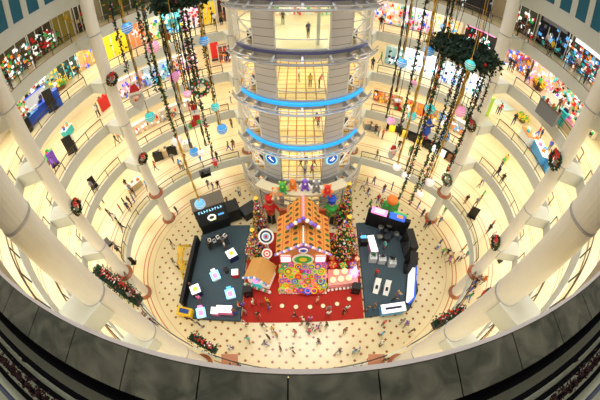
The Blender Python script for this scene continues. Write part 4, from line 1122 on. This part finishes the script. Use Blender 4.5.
shop('brilliant white and blue lit shop window on the third gallery, far right', 'third', 401, 436, 3.6, 2.6, (226, 240, 250), cool, 1.5, .5, None, .5, .9)
shop('pale blue lit shop window below the foliage ring, third gallery', 'third', 438, 462, 3.6, 2.6, (206, 226, 244), cool, 1.8, .5, None, .5, .6)
shop('white lit shop window beside the far right column, third gallery', 'third', 464, 484, 3.6, 2.6, (226, 236, 240), ['white', 'blue', 'teal', 'black', 'pink'], 2.2, .5, None, .5, .6)
shop('orange and brown stall front right of the lift tower, second gallery', 'second', 372, 402, 3.0, 1.6, (226, 176, 110), warm, 4, .1, None, .5)
shop('orange stall front behind the right strands, second gallery', 'second', 404, 436, 3.0, 1.6, (236, 186, 120), ['orange', 'yellow', 'red', 'white', 'grey'], 4, .1, None, .5)
shop('grey and white stall front at the right end of the second gallery', 'second', 438, 462, 3.0, 1.6, (206, 206, 202), ['grey', 'white', 'sky blue', 'orange'], 4, .1, None, .5)
shop('orange and white stall front on the second gallery, far left', 'second', 135, 160, 3.0, 1.5, (238, 216, 190), ['red', 'orange', 'white', 'beige'], 2.5, .1, None, .5)
shop('low grey and white stall front on the second gallery, behind left strands', 'second', 162, 192, 3.0, 1.5, (232, 226, 210), ['white', 'grey', 'beige', 'red'], 2.5, .1, None, .5)
shop('dim glass shop interior with clothes rails on the fifth gallery, left', 'fifth', 4, 34, 4.5, 3.2, (92, 84, 54), ['green', 'white', 'grey', 'brown', 'teal', 'orange', 'white'], 6, .15, None, .4)
shop('dim shop with racks and red roof strip on the fifth gallery, left', 'fifth', 35, 57, 4.5, 3.2, (88, 74, 50), ['brown', 'red', 'white', 'green', 'black'], 6, .1, None, .4)
shop('plain mustard yellow shop wall on the fifth gallery, left', 'fifth', 58, 76, 4.5, 3.2, (176, 158, 60), ['gold'], .3, 0, None, .4)
shop('dark door and notice board in the fifth gallery, beside the far left column', 'fifth', 78, 93, 4.5, 3.2, (70, 64, 40), ['red', 'black', 'beige', 'green'], 2, 0, None, .4)
shop('long olive shop wall at the top of the view, fifth gallery, far left', 'fifth', 103, 190, 4.5, 3.2, (84, 88, 48), ['green', 'black', 'brown', 'gold'], .5, 0, None, .4)
shop('long dark shop wall with violet lights at the top of the view, fifth gallery', 'fifth', 380, 490, 4.5, 3.2, (58, 58, 62), ['black', 'grey', 'navy', 'purple', 'white'], 1.2, .4, None, .4)
shop('dim green framed shop window beside the far right column, fifth gallery', 'fifth', 508, 532, 4.5, 3.2, (84, 88, 72), ['black', 'green', 'brown', 'white', 'red'], 4, .1, None, .4)
shop('black electronics shop with lit screens on the fifth gallery, right', 'fifth', 534, 563, 4.5, 3.3, (22, 26, 32), darkp, 2.5, .7, 'grey', .4)
shop('bright cluttered gadget shop at the right end of the fifth gallery', 'fifth', 565, 597, 4.5, 3.2, (84, 84, 74), ['white', 'sky blue', 'red', 'teal', 'orange', 'black'], 7, .5, 'white', .4)
shop('clothes shop full of red and blue garments, fourth gallery, right', 'fourth', 502, 527, 6.3, 3.0, (206, 180, 150), ['red', 'blue', 'white', 'brown', 'orange'], 6, .1, None, .5)
shop('pink and cream shopfront with yellow display, fourth gallery, right', 'fourth', 530, 548, 6.3, 3.0, (244, 210, 190), ['pink', 'yellow', 'white'], 3, .1, None, .5, .1)
shop('cosmetics shop with long white light strip, fourth gallery, right', 'fourth', 550, 592, 6.3, 3.0, (220, 210, 190), ['white', 'green', 'red', 'teal', 'black', 'orange'], 6, .2, 'white', .5)
shop('dark teal and orange shopfront on the fourth gallery, left of the far left column', 'fourth', 62, 80, 6.4, 3.0, (70, 90, 84), ['teal', 'black', 'gold', 'white'], 2, .1, None, .5)
shop('mustard shopfront with pink poster on the fourth gallery, far left of the column', 'fourth', 82, 100, 6.4, 3.0, (226, 196, 130), ['yellow', 'blue', 'orange', 'pink'], 2, .1, None, .5)
shop('crowded shopfront with white mosaic posters behind the blue booth', 'fourth', 14, 40, 6.4, 3.0, (226, 208, 170), ['white', 'red', 'beige', 'green', 'black'], 5, .1, None, .5)
shop('shopfront with grey and teal posters right behind the blue booth', 'fourth', 41, 61, 6.4, 3.0, (200, 206, 180), ['grey', 'teal', 'white', 'black', 'yellow'], 4, .1, None, .5)

shop('white lit shopfront seen through the top lobby of the lift tower', 'fourth', (-9, 9), None, 4.6, 3.2, (236, 232, 214), ['white', 'green', 'beige', 'black', 'orange', 'red'], 2.5, .2, 'white', .4, .2)
shop('plain cream shopfront seen through the third lobby of the lift tower', 'third', (-9, 9), None, 3.6, 2.6, (240, 228, 200), ['white', 'beige', 'pink'], 1, .1, None, .4)
def stall(label, px, lv, rz, sx, sy, h, side_, top, items, pal, nm='kiosk_counter', cat='counter', emit=0):
    z = LV[lv] + .05 if isinstance(lv, str) else lv
    q_ = at(px[0], px[1], z + h); q_.z = z
    t = thing(nm, label, cat, q_, rz)
    MB().m(P(side_)).box((0, 0, h / 2), (sx, sy, h)).build('body', t)
    MB().m(P(top, emit)).box((0, 0, h + .04), (sx + .1, sy + .1, .08)).build('top', t)
    for i in range(items):
        x = -sx / 2 + sx * (i + .5) / items
        MB().m(P(pal[i % len(pal)])).box((x, (i % 2 - .5) * sy * .4, h + .08 + .15), (sx / items * .6, sy * .35, .3), 0, None, .8).build('goods', t)
    return t
def along(px, sign=1):     # rotation that follows the railing there
    p_ = at(px[0], px[1], 20); return math.atan2(p_.y / EB ** 2, p_.x / EA ** 2) + PI / 2
stall('royal blue booth counter on the fourth gallery, the longest of the blue pieces', (44, 101), 'fourth', along((44, 101)), 2.9, 1.0, 1.05, 'blue', 'blue', 4, ['white', 'sky blue', 'navy'])
stall('tall royal blue booth end panel beside the yellow flower heap', (54, 90), 'fourth', along((54, 90)), .4, 1.0, 1.7, 'blue', 'blue', 0, [], 'booth_panel', 'panel')
stall('royal blue booth back shelf against the shops, fourth gallery', (33, 93), 'fourth', along((33, 98)), 2.4, .4, 1.9, 'silver', 'blue', 3, ['black', 'white'])
stall('small blue side counter at the near end of the blue booth', (31, 114), 'fourth', along((31, 114)), 1.4, .9, 1.0, 'blue', 'sky blue', 2, ['white', 'navy'])
stall('black cabinet near the blue booth beside the middle left column', (22, 121), 'fourth', along((22, 121)), 1.1, .9, 1.4, 'black', 'black', 0, [], 'cabinet', 'cabinet')
def heap(label, px, lv, c1, c2, s_=.8):
    z = LV[lv] + .03; q_ = at(px[0], px[1], z + .6); q_.z = z; t = thing('flower_heap', label, 'flowers', q_)
    MB().m(P('brown')).lathe([(.5 * s_, 0), (.75 * s_, .5 * s_)], n=12).build('tub', t)
    mb = MB().m(P(c1)); mb.leaves([(rs.gauss(0, .4 * s_), rs.gauss(0, .4 * s_), .55 * s_ + abs(rs.gauss(0, .25 * s_))) for _ in range(130)], .25, rs)
    mb.m(P(c2)).leaves([(rs.gauss(0, .4 * s_), rs.gauss(0, .4 * s_), .55 * s_ + abs(rs.gauss(0, .2 * s_))) for _ in range(60)], .25, rs); stuff(mb.build('blooms', t))
heap('yellow and green flower heap right of the blue booth', (60, 84), 'fourth', 'yellow', 'green', 1.0)
heap('yellow and orange display heap on the fourth gallery, right', (539, 84), 'fourth', 'yellow', 'orange', 1.1)
heap('yellow, red and green toy heap on the third gallery, right', (523, 117), 'third', 'yellow', 'green', .9)
stall('white kiosk with orange top panel on the third gallery, right', (529, 133), 'third', along((529, 133)), 1.6, 1.1, 1.2, 'white', 'orange', 3, ['white', 'teal', 'white'])
stall('long cyan glass cosmetics counter on the third gallery, right', (542, 148), 'third', along((542, 148)), 3.0, 1.1, 1.1, 'sky blue', 'white', 6, ['white', 'orange', 'sky blue', 'pink'], emit=.3)
stall('second cyan glass counter nearer the middle right column, third gallery', (551, 160), 'third', along((551, 160)), 1.8, 1.0, 1.1, 'sky blue', 'silver', 4, ['beige', 'red', 'white'])
stall('bright green promotion panel beside the far right column, third gallery', (491, 98), 'third', along((491, 98)), .4, 1.2, 2.2, 'lime', 'lime', 0, [], 'promotion_panel', 'panel')
mb = MB().m(pc('ice_floor', (196, 220, 226), .15)); q = at(503, 105, 15.65); mb.box((0, 0, .02), (2.4, 2.6, .03)); o = mb.build('floor_mat', None, q, along((503, 105))); tag(o, 'pale icy blue floor mat beside the green panel, third gallery', 'mat')
stall('long white cosmetics table on the fourth gallery, right', (559, 98), 'fourth', along((559, 98)), 2.8, 1.0, 1.0, 'white', 'white', 6, ['black', 'pink', 'white', 'purple'])
stall('teal bin shaped display near the pink clothes table, fourth gallery', (565, 112), 'fourth', along((565, 112)), .9, .9, 1.3, 'teal', 'teal', 1, ['navy'])
stall('pink folded clothes table at the right end of the fourth gallery', (572, 124), 'fourth', along((572, 124)), 1.6, 1.0, .9, 'beige', 'pink', 3, ['pink', 'beige'])
stall('brown basket table at the right end of the fourth gallery', (577, 129), 'fourth', along((577, 129)), .9, .8, .8, 'brown', 'beige', 2, ['brown', 'orange'])
stall('clothes rack of mixed garments in the middle of the fourth gallery, right', (551, 106), 'fourth', along((551, 106)), 2.2, .7, 1.4, 'grey', 'brown', 6, ['black', 'green', 'orange', 'white', 'red', 'teal'])
stall('low dark green bench with plants on the third gallery, left', (46, 158), 'third', along((46, 158)), 2.6, .8, .6, 'brown', 'green', 4, ['green', 'red', 'green'], 'bench', 'bench')
stall('second dark bench on the third gallery, left, nearer the column', (38, 169), 'third', along((38, 169)), 2.0, .8, .6, 'brown', 'grey', 3, ['green', 'brown'], 'bench', 'bench')
stall('teal and orange toy stand on the third gallery, left', (66, 128), 'third', along((66, 128)), 1.4, .9, .9, 'teal', 'white', 4, ['teal', 'orange', 'red', 'blue'])
stall('red draped arch stand on the third gallery beside the far left column', (103, 97), 'third', along((103, 96)), 1.6, .4, 1.5, 'red', 'red', 3, ['brown', 'red'], 'arch_stand', 'stand')
for i, (px, lab) in enumerate((((216, 60), 'narrow tall red banner on the third gallery left of the lift tower'),)):
    t = thing('banner', lab, 'banner', at(*px, 15.65), .2)
    MB().m(P('red', .2)).box((0, 0, 1.9), (.95, .08, 3.2)).build('cloth', t); MB().m(M_POST).box((0, 0, .1), (1.0, .5, .2)).build('foot', t)
for i, px in enumerate(((368, 122), (375, 124))):
    stall(['cream showcase on the first gallery, the one nearer the lift tower', 'cream showcase on the first gallery, second from the lift tower'][i], px, 'first', .1, 1.1, 1.0, 1.0, 'grey', 'beige', 1, ['beige'])
# dark stall row at the back of the lowest gallery
row = [((391, 130), 'yellow'), ((397, 131), 'black'), ((404, 136), 'gold'), ((411, 139), 'black'), ((418, 142), 'yellow'), ((427, 147), 'black'), ((434, 151), 'white'), ((441, 155), 'white'), ((449, 160), 'brown')]
for i, (px, c) in enumerate(row):
    t = thing('display_booth', 'black fair booth, %s panel, %s in the row right of the tower' % (c, ['first', 'second', 'third', 'fourth', 'fifth', 'sixth', 'seventh', 'eighth', 'last'][i]), 'booth', at(*px, 5.05), -.35 - i * .06, 'row of black fair booths')
    MB().m(M_BLACK).box((0, .3, .9), (1.5, .5, 1.8)).build('back_panel', t)
    MB().m(M_BLACK).box((-.6, -.1, .6), (.15, .8, 1.2)).build('side_panel', t)
    MB().m(P(c, .2)).box((.1, -.15, .5), (.9, .5, 1.0)).build('counter', t)
for i, (px, c, lab) in enumerate((((171, 148), 'black', 'black cabinet on the lowest gallery, left of the hanging white bauble'), ((163, 150), 'beige', 'olive brown cabinet on the lowest gallery, beside the far left column'), ((157, 153), 'black', 'low black display on the lowest gallery next to the lower wreath'), ((187, 142), 'white', 'white table on the lowest gallery behind the stocking'), ((205, 172), 'black', 'small black bench by the lowest gallery railing'))):
    stall(lab, px, 'first', .4, 1.3, .8, 1.1 if i != 4 else .5, c, c, 2, [c, 'grey'], 'cabinet' if i != 4 else 'bench', 'cabinet' if i != 4 else 'bench')
# signs, bins and boards standing on galleries
def board(label, px, lv, c, rz, h=1.6, w=.8, nm='standing_board', cat='sign', edge='black'):
    z = LV[lv] + .03 if isinstance(lv, str) else lv
    t = thing(nm, label, cat, at(px[0], px[1], z), rz)
    MB().m(P(c)).box((0, 0, h / 2 + .1), (w, .12, h)).build('panel', t)
    MB().m(P(edge)).box((0, 0, .06), (w + .1, .5, .12)).build('foot', t)
board('tall black board on the third gallery, left, beside the person in white', (73, 152), 'third', 'black', .6, 1.9, 1.1)
board('violet framed poster stand on the third gallery, left', (56, 165), 'third', 'purple', .9, 1.6, .9)
board('black board on the second gallery, left, near the railing', (95, 187), 'second', 'black', .9, 1.4, .8)
board('black board on the fourth gallery, left, beside the blue booth', (54, 110), 'fourth', 'black', .5, 2.2, 1.0)
board('black board on the lowest gallery, right of the right stage', (471, 217), 'first', 'black', -.5, 1.6, 1.1)
board('grey framed notice stand on the lowest gallery, left', (109, 246), 'first', 'grey', .9, 1.2, 1.0)
board('tall dark standing sign by the gallery edge, lowest gallery, far left', (134, 263), 'first', 'black', .2, 1.0, .5)
board('black suitcase shaped bin at the right of the lowest gallery', (500, 261), 'first', 'black', .3, .7, .6, 'litter_bin', 'bin')
stall('grey square planter base where the near right column meets the lowest gallery', (393, 373), 'first', 0, 3.6, 1.0, .5, 'grey', 'grey', 0, [], 'plinth', 'plinth')
stall('brown square plinth at the foot of the near left column', (230, 366), 'first', .1, 1.3, 2.0, .06, 'brown', 'terracotta', 0, [], 'plinth', 'plinth')
stall('brown square plinth beside the foot of the near right column', (376, 366), 'first', -.1, 1.3, 2.0, .06, 'brown', 'terracotta', 0, [], 'plinth', 'plinth')
stall('low white kiosk on the lowest gallery floor at the lower left', (133, 183), 'first', .9, 2.2, 1.0, .8, 'beige', 'white', 3, ['orange', 'beige'])

# ================================================================ people
def person_mesh(pose):
    J = {'pel': (0, 0, .93), 'sp': (0, 0, 1.13), 'ch': (0, 0, 1.33), 'nk': (0, 0, 1.49), 'hd': (0, -.015, 1.6), 'ht': (0, 0, 1.70)}
    for s_, n in ((-1, 'l'), (1, 'r')):
        J['hp' + n] = (s_ * .095, 0, .9); J['kn' + n] = (s_ * .1, -.02, .5); J['an' + n] = (s_ * .1, .02, .09); J['to' + n] = (s_ * .115, -.15, .04)
        J['sh' + n] = (s_ * .175, 0, 1.42); J['el' + n] = (s_ * .235, .02, 1.14); J['wr' + n] = (s_ * .24, -.07, .9); J['ha' + n] = (s_ * .235, -.11, .80)
    if pose == 'walk':
        J['knl'] = (-.1, -.2, .52); J['anl'] = (-.1, -.3, .12); J['tol'] = (-.11, -.46, .09); J['knr'] = (.1, .1, .5); J['anr'] = (.1, .34, .13); J['tor'] = (.11, .22, .04)
        J['ell'] = (-.24, .14, 1.15); J['wrl'] = (-.24, .16, .92); J['hal'] = (-.24, .12, .83); J['elr'] = (.24, -.12, 1.16); J['wrr'] = (.22, -.3, 1.0); J['har'] = (.2, -.38, .96)
    if pose == 'stride':
        J['knr'] = (.1, -.16, .52); J['anr'] = (.1, -.2, .12); J['tor'] = (.11, -.36, .08); J['knl'] = (-.1, .06, .5); J['anl'] = (-.1, .22, .1); J['tol'] = (-.11, .08, .04)
        J['wrl'] = (-.3, -.22, 1.15); J['hal'] = (-.3, -.28, 1.2)
    if pose == 'lean':
        J['sp'] = (0, -.04, 1.13); J['ch'] = (0, -.12, 1.3); J['nk'] = (0, -.2, 1.44); J['hd'] = (0, -.27, 1.54); J['ht'] = (0, -.29, 1.64)
        for s_, n in ((-1, 'l'), (1, 'r')): J['sh' + n] = (s_ * .17, -.16, 1.38); J['el' + n] = (s_ * .24, -.28, 1.12); J['wr' + n] = (s_ * .12, -.46, 1.08); J['ha' + n] = (s_ * .04, -.52, 1.07)
    if pose == 'point':
        J['elr'] = (.4, -.1, 1.35); J['wrr'] = (.58, -.25, 1.45); J['har'] = (.64, -.32, 1.5)
    if pose == 'sit':
        for s_, n in ((-1, 'l'), (1, 'r')): J['kn' + n] = (s_ * .12, -.42, .92); J['an' + n] = (s_ * .12, -.44, .52); J['to' + n] = (s_ * .12, -.58, .47); J['wr' + n] = (s_ * .15, -.3, 1.0); J['ha' + n] = (s_ * .12, -.38, .98)
        J = {k_: (v[0], v[1], v[2] - .43) for k_, v in J.items()}
    B_ = [('pel', 'sp', 't'), ('sp', 'ch', 't'), ('ch', 'nk', 't'), ('nk', 'hd', 's'), ('hd', 'ht', 'h')]
    for n in 'lr':
        B_ += [('pel', 'hp' + n, 'l'), ('hp' + n, 'kn' + n, 'l'), ('kn' + n, 'an' + n, 'l'), ('an' + n, 'to' + n, 'f'), ('ch', 'sh' + n, 't'), ('sh' + n, 'el' + n, 't'), ('el' + n, 'wr' + n, 's'), ('wr' + n, 'ha' + n, 's')]
    Rr = {'pel': (.15, .11), 'sp': (.135, .1), 'ch': (.16, .11), 'nk': (.058, .06), 'hd': (.085, .1), 'ht': (.075, .085), 'hp': (.095, .1), 'kn': (.06, .062), 'an': (.042, .045), 'to': (.042, .03), 'sh': (.07, .07), 'el': (.045, .045), 'wr': (.03, .026), 'ha': (.036, .02)}
    ks = list(J); me = bpy.data.meshes.new('person_skeleton')
    me.from_pydata([J[k_] for k_ in ks], [(ks.index(a_), ks.index(b_)) for a_, b_, _ in B_], [])
    o = bpy.data.objects.new('tmp_person', me); C.objects.link(o)
    sk = o.modifiers.new('s', 'SKIN'); sk.use_smooth_shade = True
    for i, k_ in enumerate(ks):
        rr = Rr.get(k_) or Rr[k_[:2]]
        me.skin_vertices[0].data[i].radius = rr
    me.skin_vertices[0].data[0].use_root = True
    sub = o.modifiers.new('u', 'SUBSURF'); sub.levels = 1; sub.render_levels = 1
    bpy.context.view_layer.update()
    dg = bpy.context.evaluated_depsgraph_get()
    m2 = bpy.data.meshes.new_from_object(o.evaluated_get(dg))
    bpy.data.objects.remove(o)
    m2.materials.clear()
    for n_ in ('skin', 'hair', 'top', 'legs', 'shoe'): m2.materials.append(pc('person_' + n_, {'skin': (214, 166, 134), 'hair': (30, 22, 18), 'top': (120, 120, 120), 'legs': (40, 44, 60), 'shoe': (30, 28, 28)}[n_]))
    idx = {'s': 0, 'h': 1, 't': 2, 'l': 3, 'f': 4}
    seg = [(Vector(J[a_]), Vector(J[b_]), c_) for a_, b_, c_ in B_]
    hd = Vector(J['hd'])
    for f in m2.polygons:
        c_ = f.center; best = None
        for a_, b_, k_ in seg:
            ab = b_ - a_; tt = max(0, min(1, (c_ - a_).dot(ab) / ab.length_squared)); d_ = (c_ - a_ - ab * tt).length
            if best is None or d_ < best[0]: best = (d_, k_)
        k_ = best[1]
        if k_ in 'sh' and (c_ - hd).length < .2 and c_.z > hd.z - .09: k_ = 'h' if (c_.y > hd.y - .02 or c_.z > hd.z + .085) else 's'
        f.material_index = idx[k_]; f.use_smooth = True
    return m2
def fit_gallery(p_, z, omax=6.6, omin=.45):
    if z < 4: return p_
    a_, b_ = (AA, AB) if abs(z - 5) < .3 else (EA, EB)
    e_ = math.hypot(p_.x / (a_ + omin), p_.y / (b_ + omin))
    if e_ < 1: return Vector((p_.x / e_, p_.y / e_, p_.z))
    if z > 24: omax = 3.8
    elif z > 20 and p_.y > 3: omax = 3.9
    elif z > 15 and p_.y > 6: omax = 2.9
    e_ = math.hypot(p_.x / (EA + omax), p_.y / (EB + omax))
    if e_ > 1: return Vector((p_.x / e_, p_.y / e_, p_.z))
    return p_
POSES = {k_: person_mesh(k_) for k_ in ('stand', 'walk', 'stride', 'lean', 'point', 'sit')}
PM = {}
def pmat(c): return P(c)
hair_cols = {'black': (24, 20, 18), 'brown': (70, 44, 28)}
used = set()
rp = random.Random(77)
tops_all = ['black', 'white', 'red', 'navy', 'pink', 'yellow', 'grey', 'sky blue', 'green', 'orange', 'beige', 'purple', 'teal', 'brown', 'blue']
legs_all = ['navy', 'black', 'brown', 'grey', 'beige', 'blue', 'white']
def person(px, z, top, leg, pose, where, rz=None, s_=1.0, grp=None):
    posw = {'stand': 'standing', 'walk': 'walking', 'stride': 'striding', 'lean': 'leaning', 'point': 'pointing', 'sit': 'sitting'}[pose]
    base = lambda tp_, lg, pw: 'person in %s top and %s trousers %s %s' % (tp_, lg, pw, where)
    lab = base(top, leg, posw)
    lgs = [leg] + [l for l in legs_all if l != leg]
    j = 0
    cp_ = min(COLS, key=lambda c_: (Vector((c_[1].x, c_[1].y)) - Vector(at(px[0], px[1], z)[:2])).length)[1]
    while lab in used and j < len(lgs): lab = base(top, lgs[j], posw); leg = lgs[j]; j += 1
    j = 0
    while lab in used: top = tops_all[j]; lab = base(top, leg, posw); j += 1
    used.add(lab)
    loc = at(px[0], px[1], z) if len(px) == 2 else Vector(px)
    if 'lobby' not in where: loc = fit_gallery(loc, z)
    dv = Vector((loc.x - cp_.x, loc.y - cp_.y, 0))
    if dv.length < 1.35: loc = Vector((cp_.x, cp_.y, loc.z)) + dv.normalized() * 1.35
    o = bpy.data.objects.new('person', POSES[pose]); C.objects.link(o)
    o.location = loc; o.rotation_euler = (0, 0, rz if rz is not None else rp.uniform(0, 6.28)); o.scale = (s_, s_, s_)
    for i, mt in ((2, P(top)), (3, P(leg))):
        o.material_slots[i].link = 'OBJECT'; o.material_slots[i].material = mt
    tag(o, lab, 'person', grp)
    return o
def crowd(z, where, grp, items):
    for it in items:
        u, v, top = it[:3]; leg = it[3] if len(it) > 3 else rp.choice(['navy', 'black', 'grey', 'black', 'blue', 'brown']); pose = it[4] if len(it) > 4 else rp.choice(['stand', 'walk', 'stride', 'stand'])
        person((u, v), z, top, leg, pose, where, None, rp.uniform(.98, 1.08), grp)
G0 = .01
crowd(G0, 'on the tiles behind the right stage', 'visitors on the ground floor', [(366, 186, 'black'), (373, 185, 'grey'), (367, 196, 'black'), (377, 203, 'red'), (369, 208, 'green'), (369, 215, 'black'), (374, 220, 'yellow'), (391, 190, 'navy'), (383, 193, 'brown'), (362, 190, 'white'), (380, 207, 'orange')])
crowd(G0, 'on the tiles right of the right stage', 'visitors on the ground floor', [(417, 209, 'black'), (421, 217, 'black'), (433, 220, 'grey'), (426, 229, 'black'), (424, 227, 'red'), (443, 214, 'green'), (436, 250, 'white'), (438, 246, 'grey'), (445, 256, 'black'), (449, 259, 'beige'), (454, 263, 'black'), (459, 261, 'white'), (447, 264, 'pink'), (441, 255, 'green'), (461, 252, 'orange'), (464, 258, 'teal')])
crowd(G0, 'on the front tiles, left half', 'visitors on the ground floor', [(246, 326, 'white'), (264, 327, 'black'), (273, 331, 'yellow'), (277, 336, 'orange'), (266, 345, 'grey'), (269, 339, 'black'), (281, 350, 'black'), (293, 351, 'white'), (295, 334, 'red'), (231, 349, 'white'), (249, 341, 'teal')])
crowd(G0, 'on the front tiles, right half', 'visitors on the ground floor', [(307, 326, 'black'), (312, 329, 'white'), (316, 330, 'pink'), (320, 327, 'white'), (326, 327, 'black'), (309, 333, 'red'), (318, 343, 'black'), (338, 353, 'grey'), (353, 353, 'sky blue'), (357, 351, 'white'), (380, 345, 'white'), (380, 336, 'sky blue'), (382, 325, 'red'), (400, 324, 'grey'), (404, 326, 'purple'), (409, 333, 'black'), (344, 332, 'brown')])
crowd(.08, 'on the red carpet', 'visitors on the red carpet', [(245, 308, 'purple'), (254, 305, 'white'), (268, 304, 'yellow'), (258, 317, 'black'), (269, 309, 'brown'), (262, 306, 'red'), (295, 317, 'black'), (303, 322, 'white'), (310, 321, 'pink'), (317, 303, 'beige'), (328, 311, 'grey'), (328, 316, 'white'), (343, 314, 'black'), (346, 311, 'white'), (246, 314, 'grey')])
crowd(G0, 'on the tiles left of the left stage', 'visitors on the ground floor', [(179, 269, 'white'), (176, 266, 'grey'), (195, 323, 'black'), (202, 327, 'black'), (174, 247, 'black'), (178, 214, 'black')])
crowd(G0, 'on the tiles behind the left stage', 'visitors on the ground floor', [(209, 188, 'grey'), (214, 191, 'navy'), (219, 189, 'black'), (222, 203, 'red'), (228, 205, 'brown'), (247, 174, 'black'), (240, 196, 'white')])
crowd(.27, 'on the left stage', 'people on the stages', [(240, 308, 'orange'), (236, 314, 'brown'), (212, 250, 'black', 'black', 'stand'), (226, 249, 'white'), (201, 301, 'pink'), (193, 289, 'black')])
crowd(.27, 'on the right stage', 'people on the stages', [(375, 276, 'red'), (366, 311, 'black'), (373, 309, 'brown'), (359, 240, 'black'), (383, 249, 'teal'), (396, 297, 'beige'), (393, 300, 'brown')])
A5 = 5.03
crowd(A5, 'on the lowest gallery, left', 'visitors on the lowest gallery', [(104, 203, 'red'), (101, 210, 'grey'), (111, 217, 'black'), (114, 219, 'navy'), (118, 222, 'white'), (127, 207, 'black'), (130, 211, 'navy'), (132, 206, 'brown'), (135, 202, 'grey'), (123, 213, 'red'), (125, 231, 'black'), (122, 228, 'green'), (96, 234, 'black'), (122, 255, 'black'), (119, 250, 'grey'), (111, 262, 'sky blue'), (150, 290, 'black'), (156, 292, 'grey'), (152, 312, 'white'), (157, 316, 'grey'), (163, 321, 'black'), (160, 318, 'white')])
crowd(A5, 'near the far left column base', 'visitors on the lowest gallery', [(128, 188, 'black'), (132, 193, 'grey'), (136, 197, 'black'), (149, 190, 'sky blue'), (157, 171, 'red', 'black', 'walk'), (174, 163, 'grey'), (181, 169, 'sky blue'), (186, 163, 'brown'), (184, 170, 'white'), (201, 162, 'white'), (229, 151, 'green'), (234, 150, 'brown'), (220, 168, 'black'), (226, 169, 'black'), (232, 128, 'brown')])
crowd(A5, 'behind the right strands, lowest gallery', 'visitors on the lowest gallery', [(375, 134, 'black'), (382, 139, 'red'), (378, 136, 'beige'), (364, 172, 'brown'), (409, 155, 'green'), (425, 165, 'black'), (430, 170, 'white'), (398, 150, 'black')])
crowd(A5, 'on the lowest gallery, right', 'visitors on the lowest gallery', [(464, 204, 'black'), (474, 207, 'grey'), (480, 200, 'green'), (478, 188, 'black'), (482, 184, 'navy'), (489, 229, 'red'), (486, 233, 'black'), (490, 240, 'white'), (473, 279, 'grey'), (475, 276, 'brown'), (479, 282, 'orange'), (469, 291, 'black'), (462, 297, 'white'), (483, 294, 'black'), (478, 298, 'red'), (466, 300, 'green'), (470, 285, 'black')])
crowd(A5, 'by the near railing', 'visitors on the lowest gallery', [(237, 364, 'black'), (243, 363, 'red'), (247, 361, 'black'), (248, 376, 'sky blue'), (344, 365, 'yellow'), (353, 362, 'black'), (379, 356, 'black'), (216, 374, 'red'), (408, 341, 'orange')])
crowd(10.33, 'on the second gallery, left', 'visitors on the second gallery', [(118, 145, 'black', 'brown'), (121, 142, 'orange'), (98, 192, 'grey'), (124, 138, 'white')])
crowd(10.33, 'on the second gallery, right', 'visitors on the second gallery', [(503, 165, 'yellow', 'yellow', 'point'), (500, 168, 'green'), (479, 180, 'black'), (481, 186, 'black')])
crowd(10.33, 'beside the tower, second gallery', 'visitors on the second gallery', [(375, 100, 'black'), (231, 103, 'white')])
crowd(15.63, 'on the third gallery, left', 'visitors on the third gallery', [(76, 148, 'white', 'black'), (58, 170, 'purple'), (77, 112, 'navy'), (80, 114, 'white')])
crowd(15.63, 'on the third gallery, right', 'visitors on the third gallery', [(515, 112, 'red'), (517, 110, 'white'), (536, 138, 'red'), (538, 141, 'navy'), (547, 152, 'blue'), (549, 149, 'orange'), (530, 124, 'black')])
crowd(15.63, 'beside the tower, third gallery', 'visitors on the third gallery', [(372, 70, 'black'), (384, 60, 'green'), (228, 62, 'black')])
crowd(20.73, 'on the fourth gallery, right', 'visitors on the fourth gallery', [(508, 71, 'black'), (512, 73, 'navy'), (530, 82, 'black'), (534, 84, 'white'), (549, 92, 'green'), (563, 104, 'black'), (556, 112, 'brown'), (570, 114, 'orange')])
crowd(20.73, 'on the fourth gallery, left', 'visitors on the fourth gallery', [(25, 127, 'black'), (40, 108, 'navy'), (47, 96, 'white'), (58, 79, 'black')])
crowd(20.73, 'by the far shops, fourth gallery', 'visitors on the fourth gallery', [(377, 33, 'black'), (215, 26, 'white', 'black'), (213, 24, 'black'), (222, 25, 'brown'), (195, 30, 'navy'), (445, 42, 'pink'), (153, 46, 'red')])
crowd(25.55, 'on the fifth gallery, left', 'visitors on the fifth gallery', [(36, 64, 'black', 'black', 'stand'), (14, 89, 'black'), (26, 72, 'brown'), (44, 50, 'green')])
crowd(25.55, 'on the fifth gallery, right', 'visitors on the fifth gallery', [(517, 36, 'black'), (524, 38, 'brown'), (549, 56, 'yellow'), (556, 52, 'white'), (575, 72, 'white'), (583, 84, 'red'), (568, 66, 'teal')])
# people in the lift tower lobbies
for (u, v, z, tpc, lg, pose, wh) in ((308, 38, 20.76, 'navy', 'black', 'stand', 'in the fourth tower lobby'), (299, 82, 15.66, 'white', 'brown', 'stand', 'in the third tower lobby, left'),
        (310, 88, 15.66, 'yellow', 'grey', 'stand', 'in the third tower lobby'), (319, 88, 15.66, 'red', 'black', 'lean', 'in the third tower lobby, right'), (318, 127, 10.36, 'red', 'navy', 'stand', 'in the second tower lobby'),
        (316, 124, 10.36, 'black', 'black', 'walk', 'in the second tower lobby'), (301, 168, 5.05, 'black', 'black', 'walk', 'in the lowest tower lobby, left'), (306, 166, 5.05, 'black', 'navy', 'stand', 'in the lowest tower lobby, middle'),
        (305, 174, 5.05, 'white', 'blue', 'stand', 'in the lowest tower lobby, front'), (312, 175, 5.05, 'pink', 'black', 'stride', 'in the lowest tower lobby, right'), (314, 167, 5.05, 'brown', 'black', 'walk', 'in the lowest tower lobby, far right'), (283, 25, 20.76, 'black', 'black', 'stand', 'in the fourth tower lobby, left')):
    person((u, v), z, tpc, lg, pose, wh, None, 1.0, 'people in the lift tower lobbies')

A_, B_ = at(411, 369, 5.6), at(450, 330, 9.2)
t = thing('cable', 'thin dark cable running up from the grey plinth towards the near right column', 'cable', A_)
MB().m(M_BLACK).tube([(0, 0, 0), B_ - A_], .035, 6).build('wire', t)
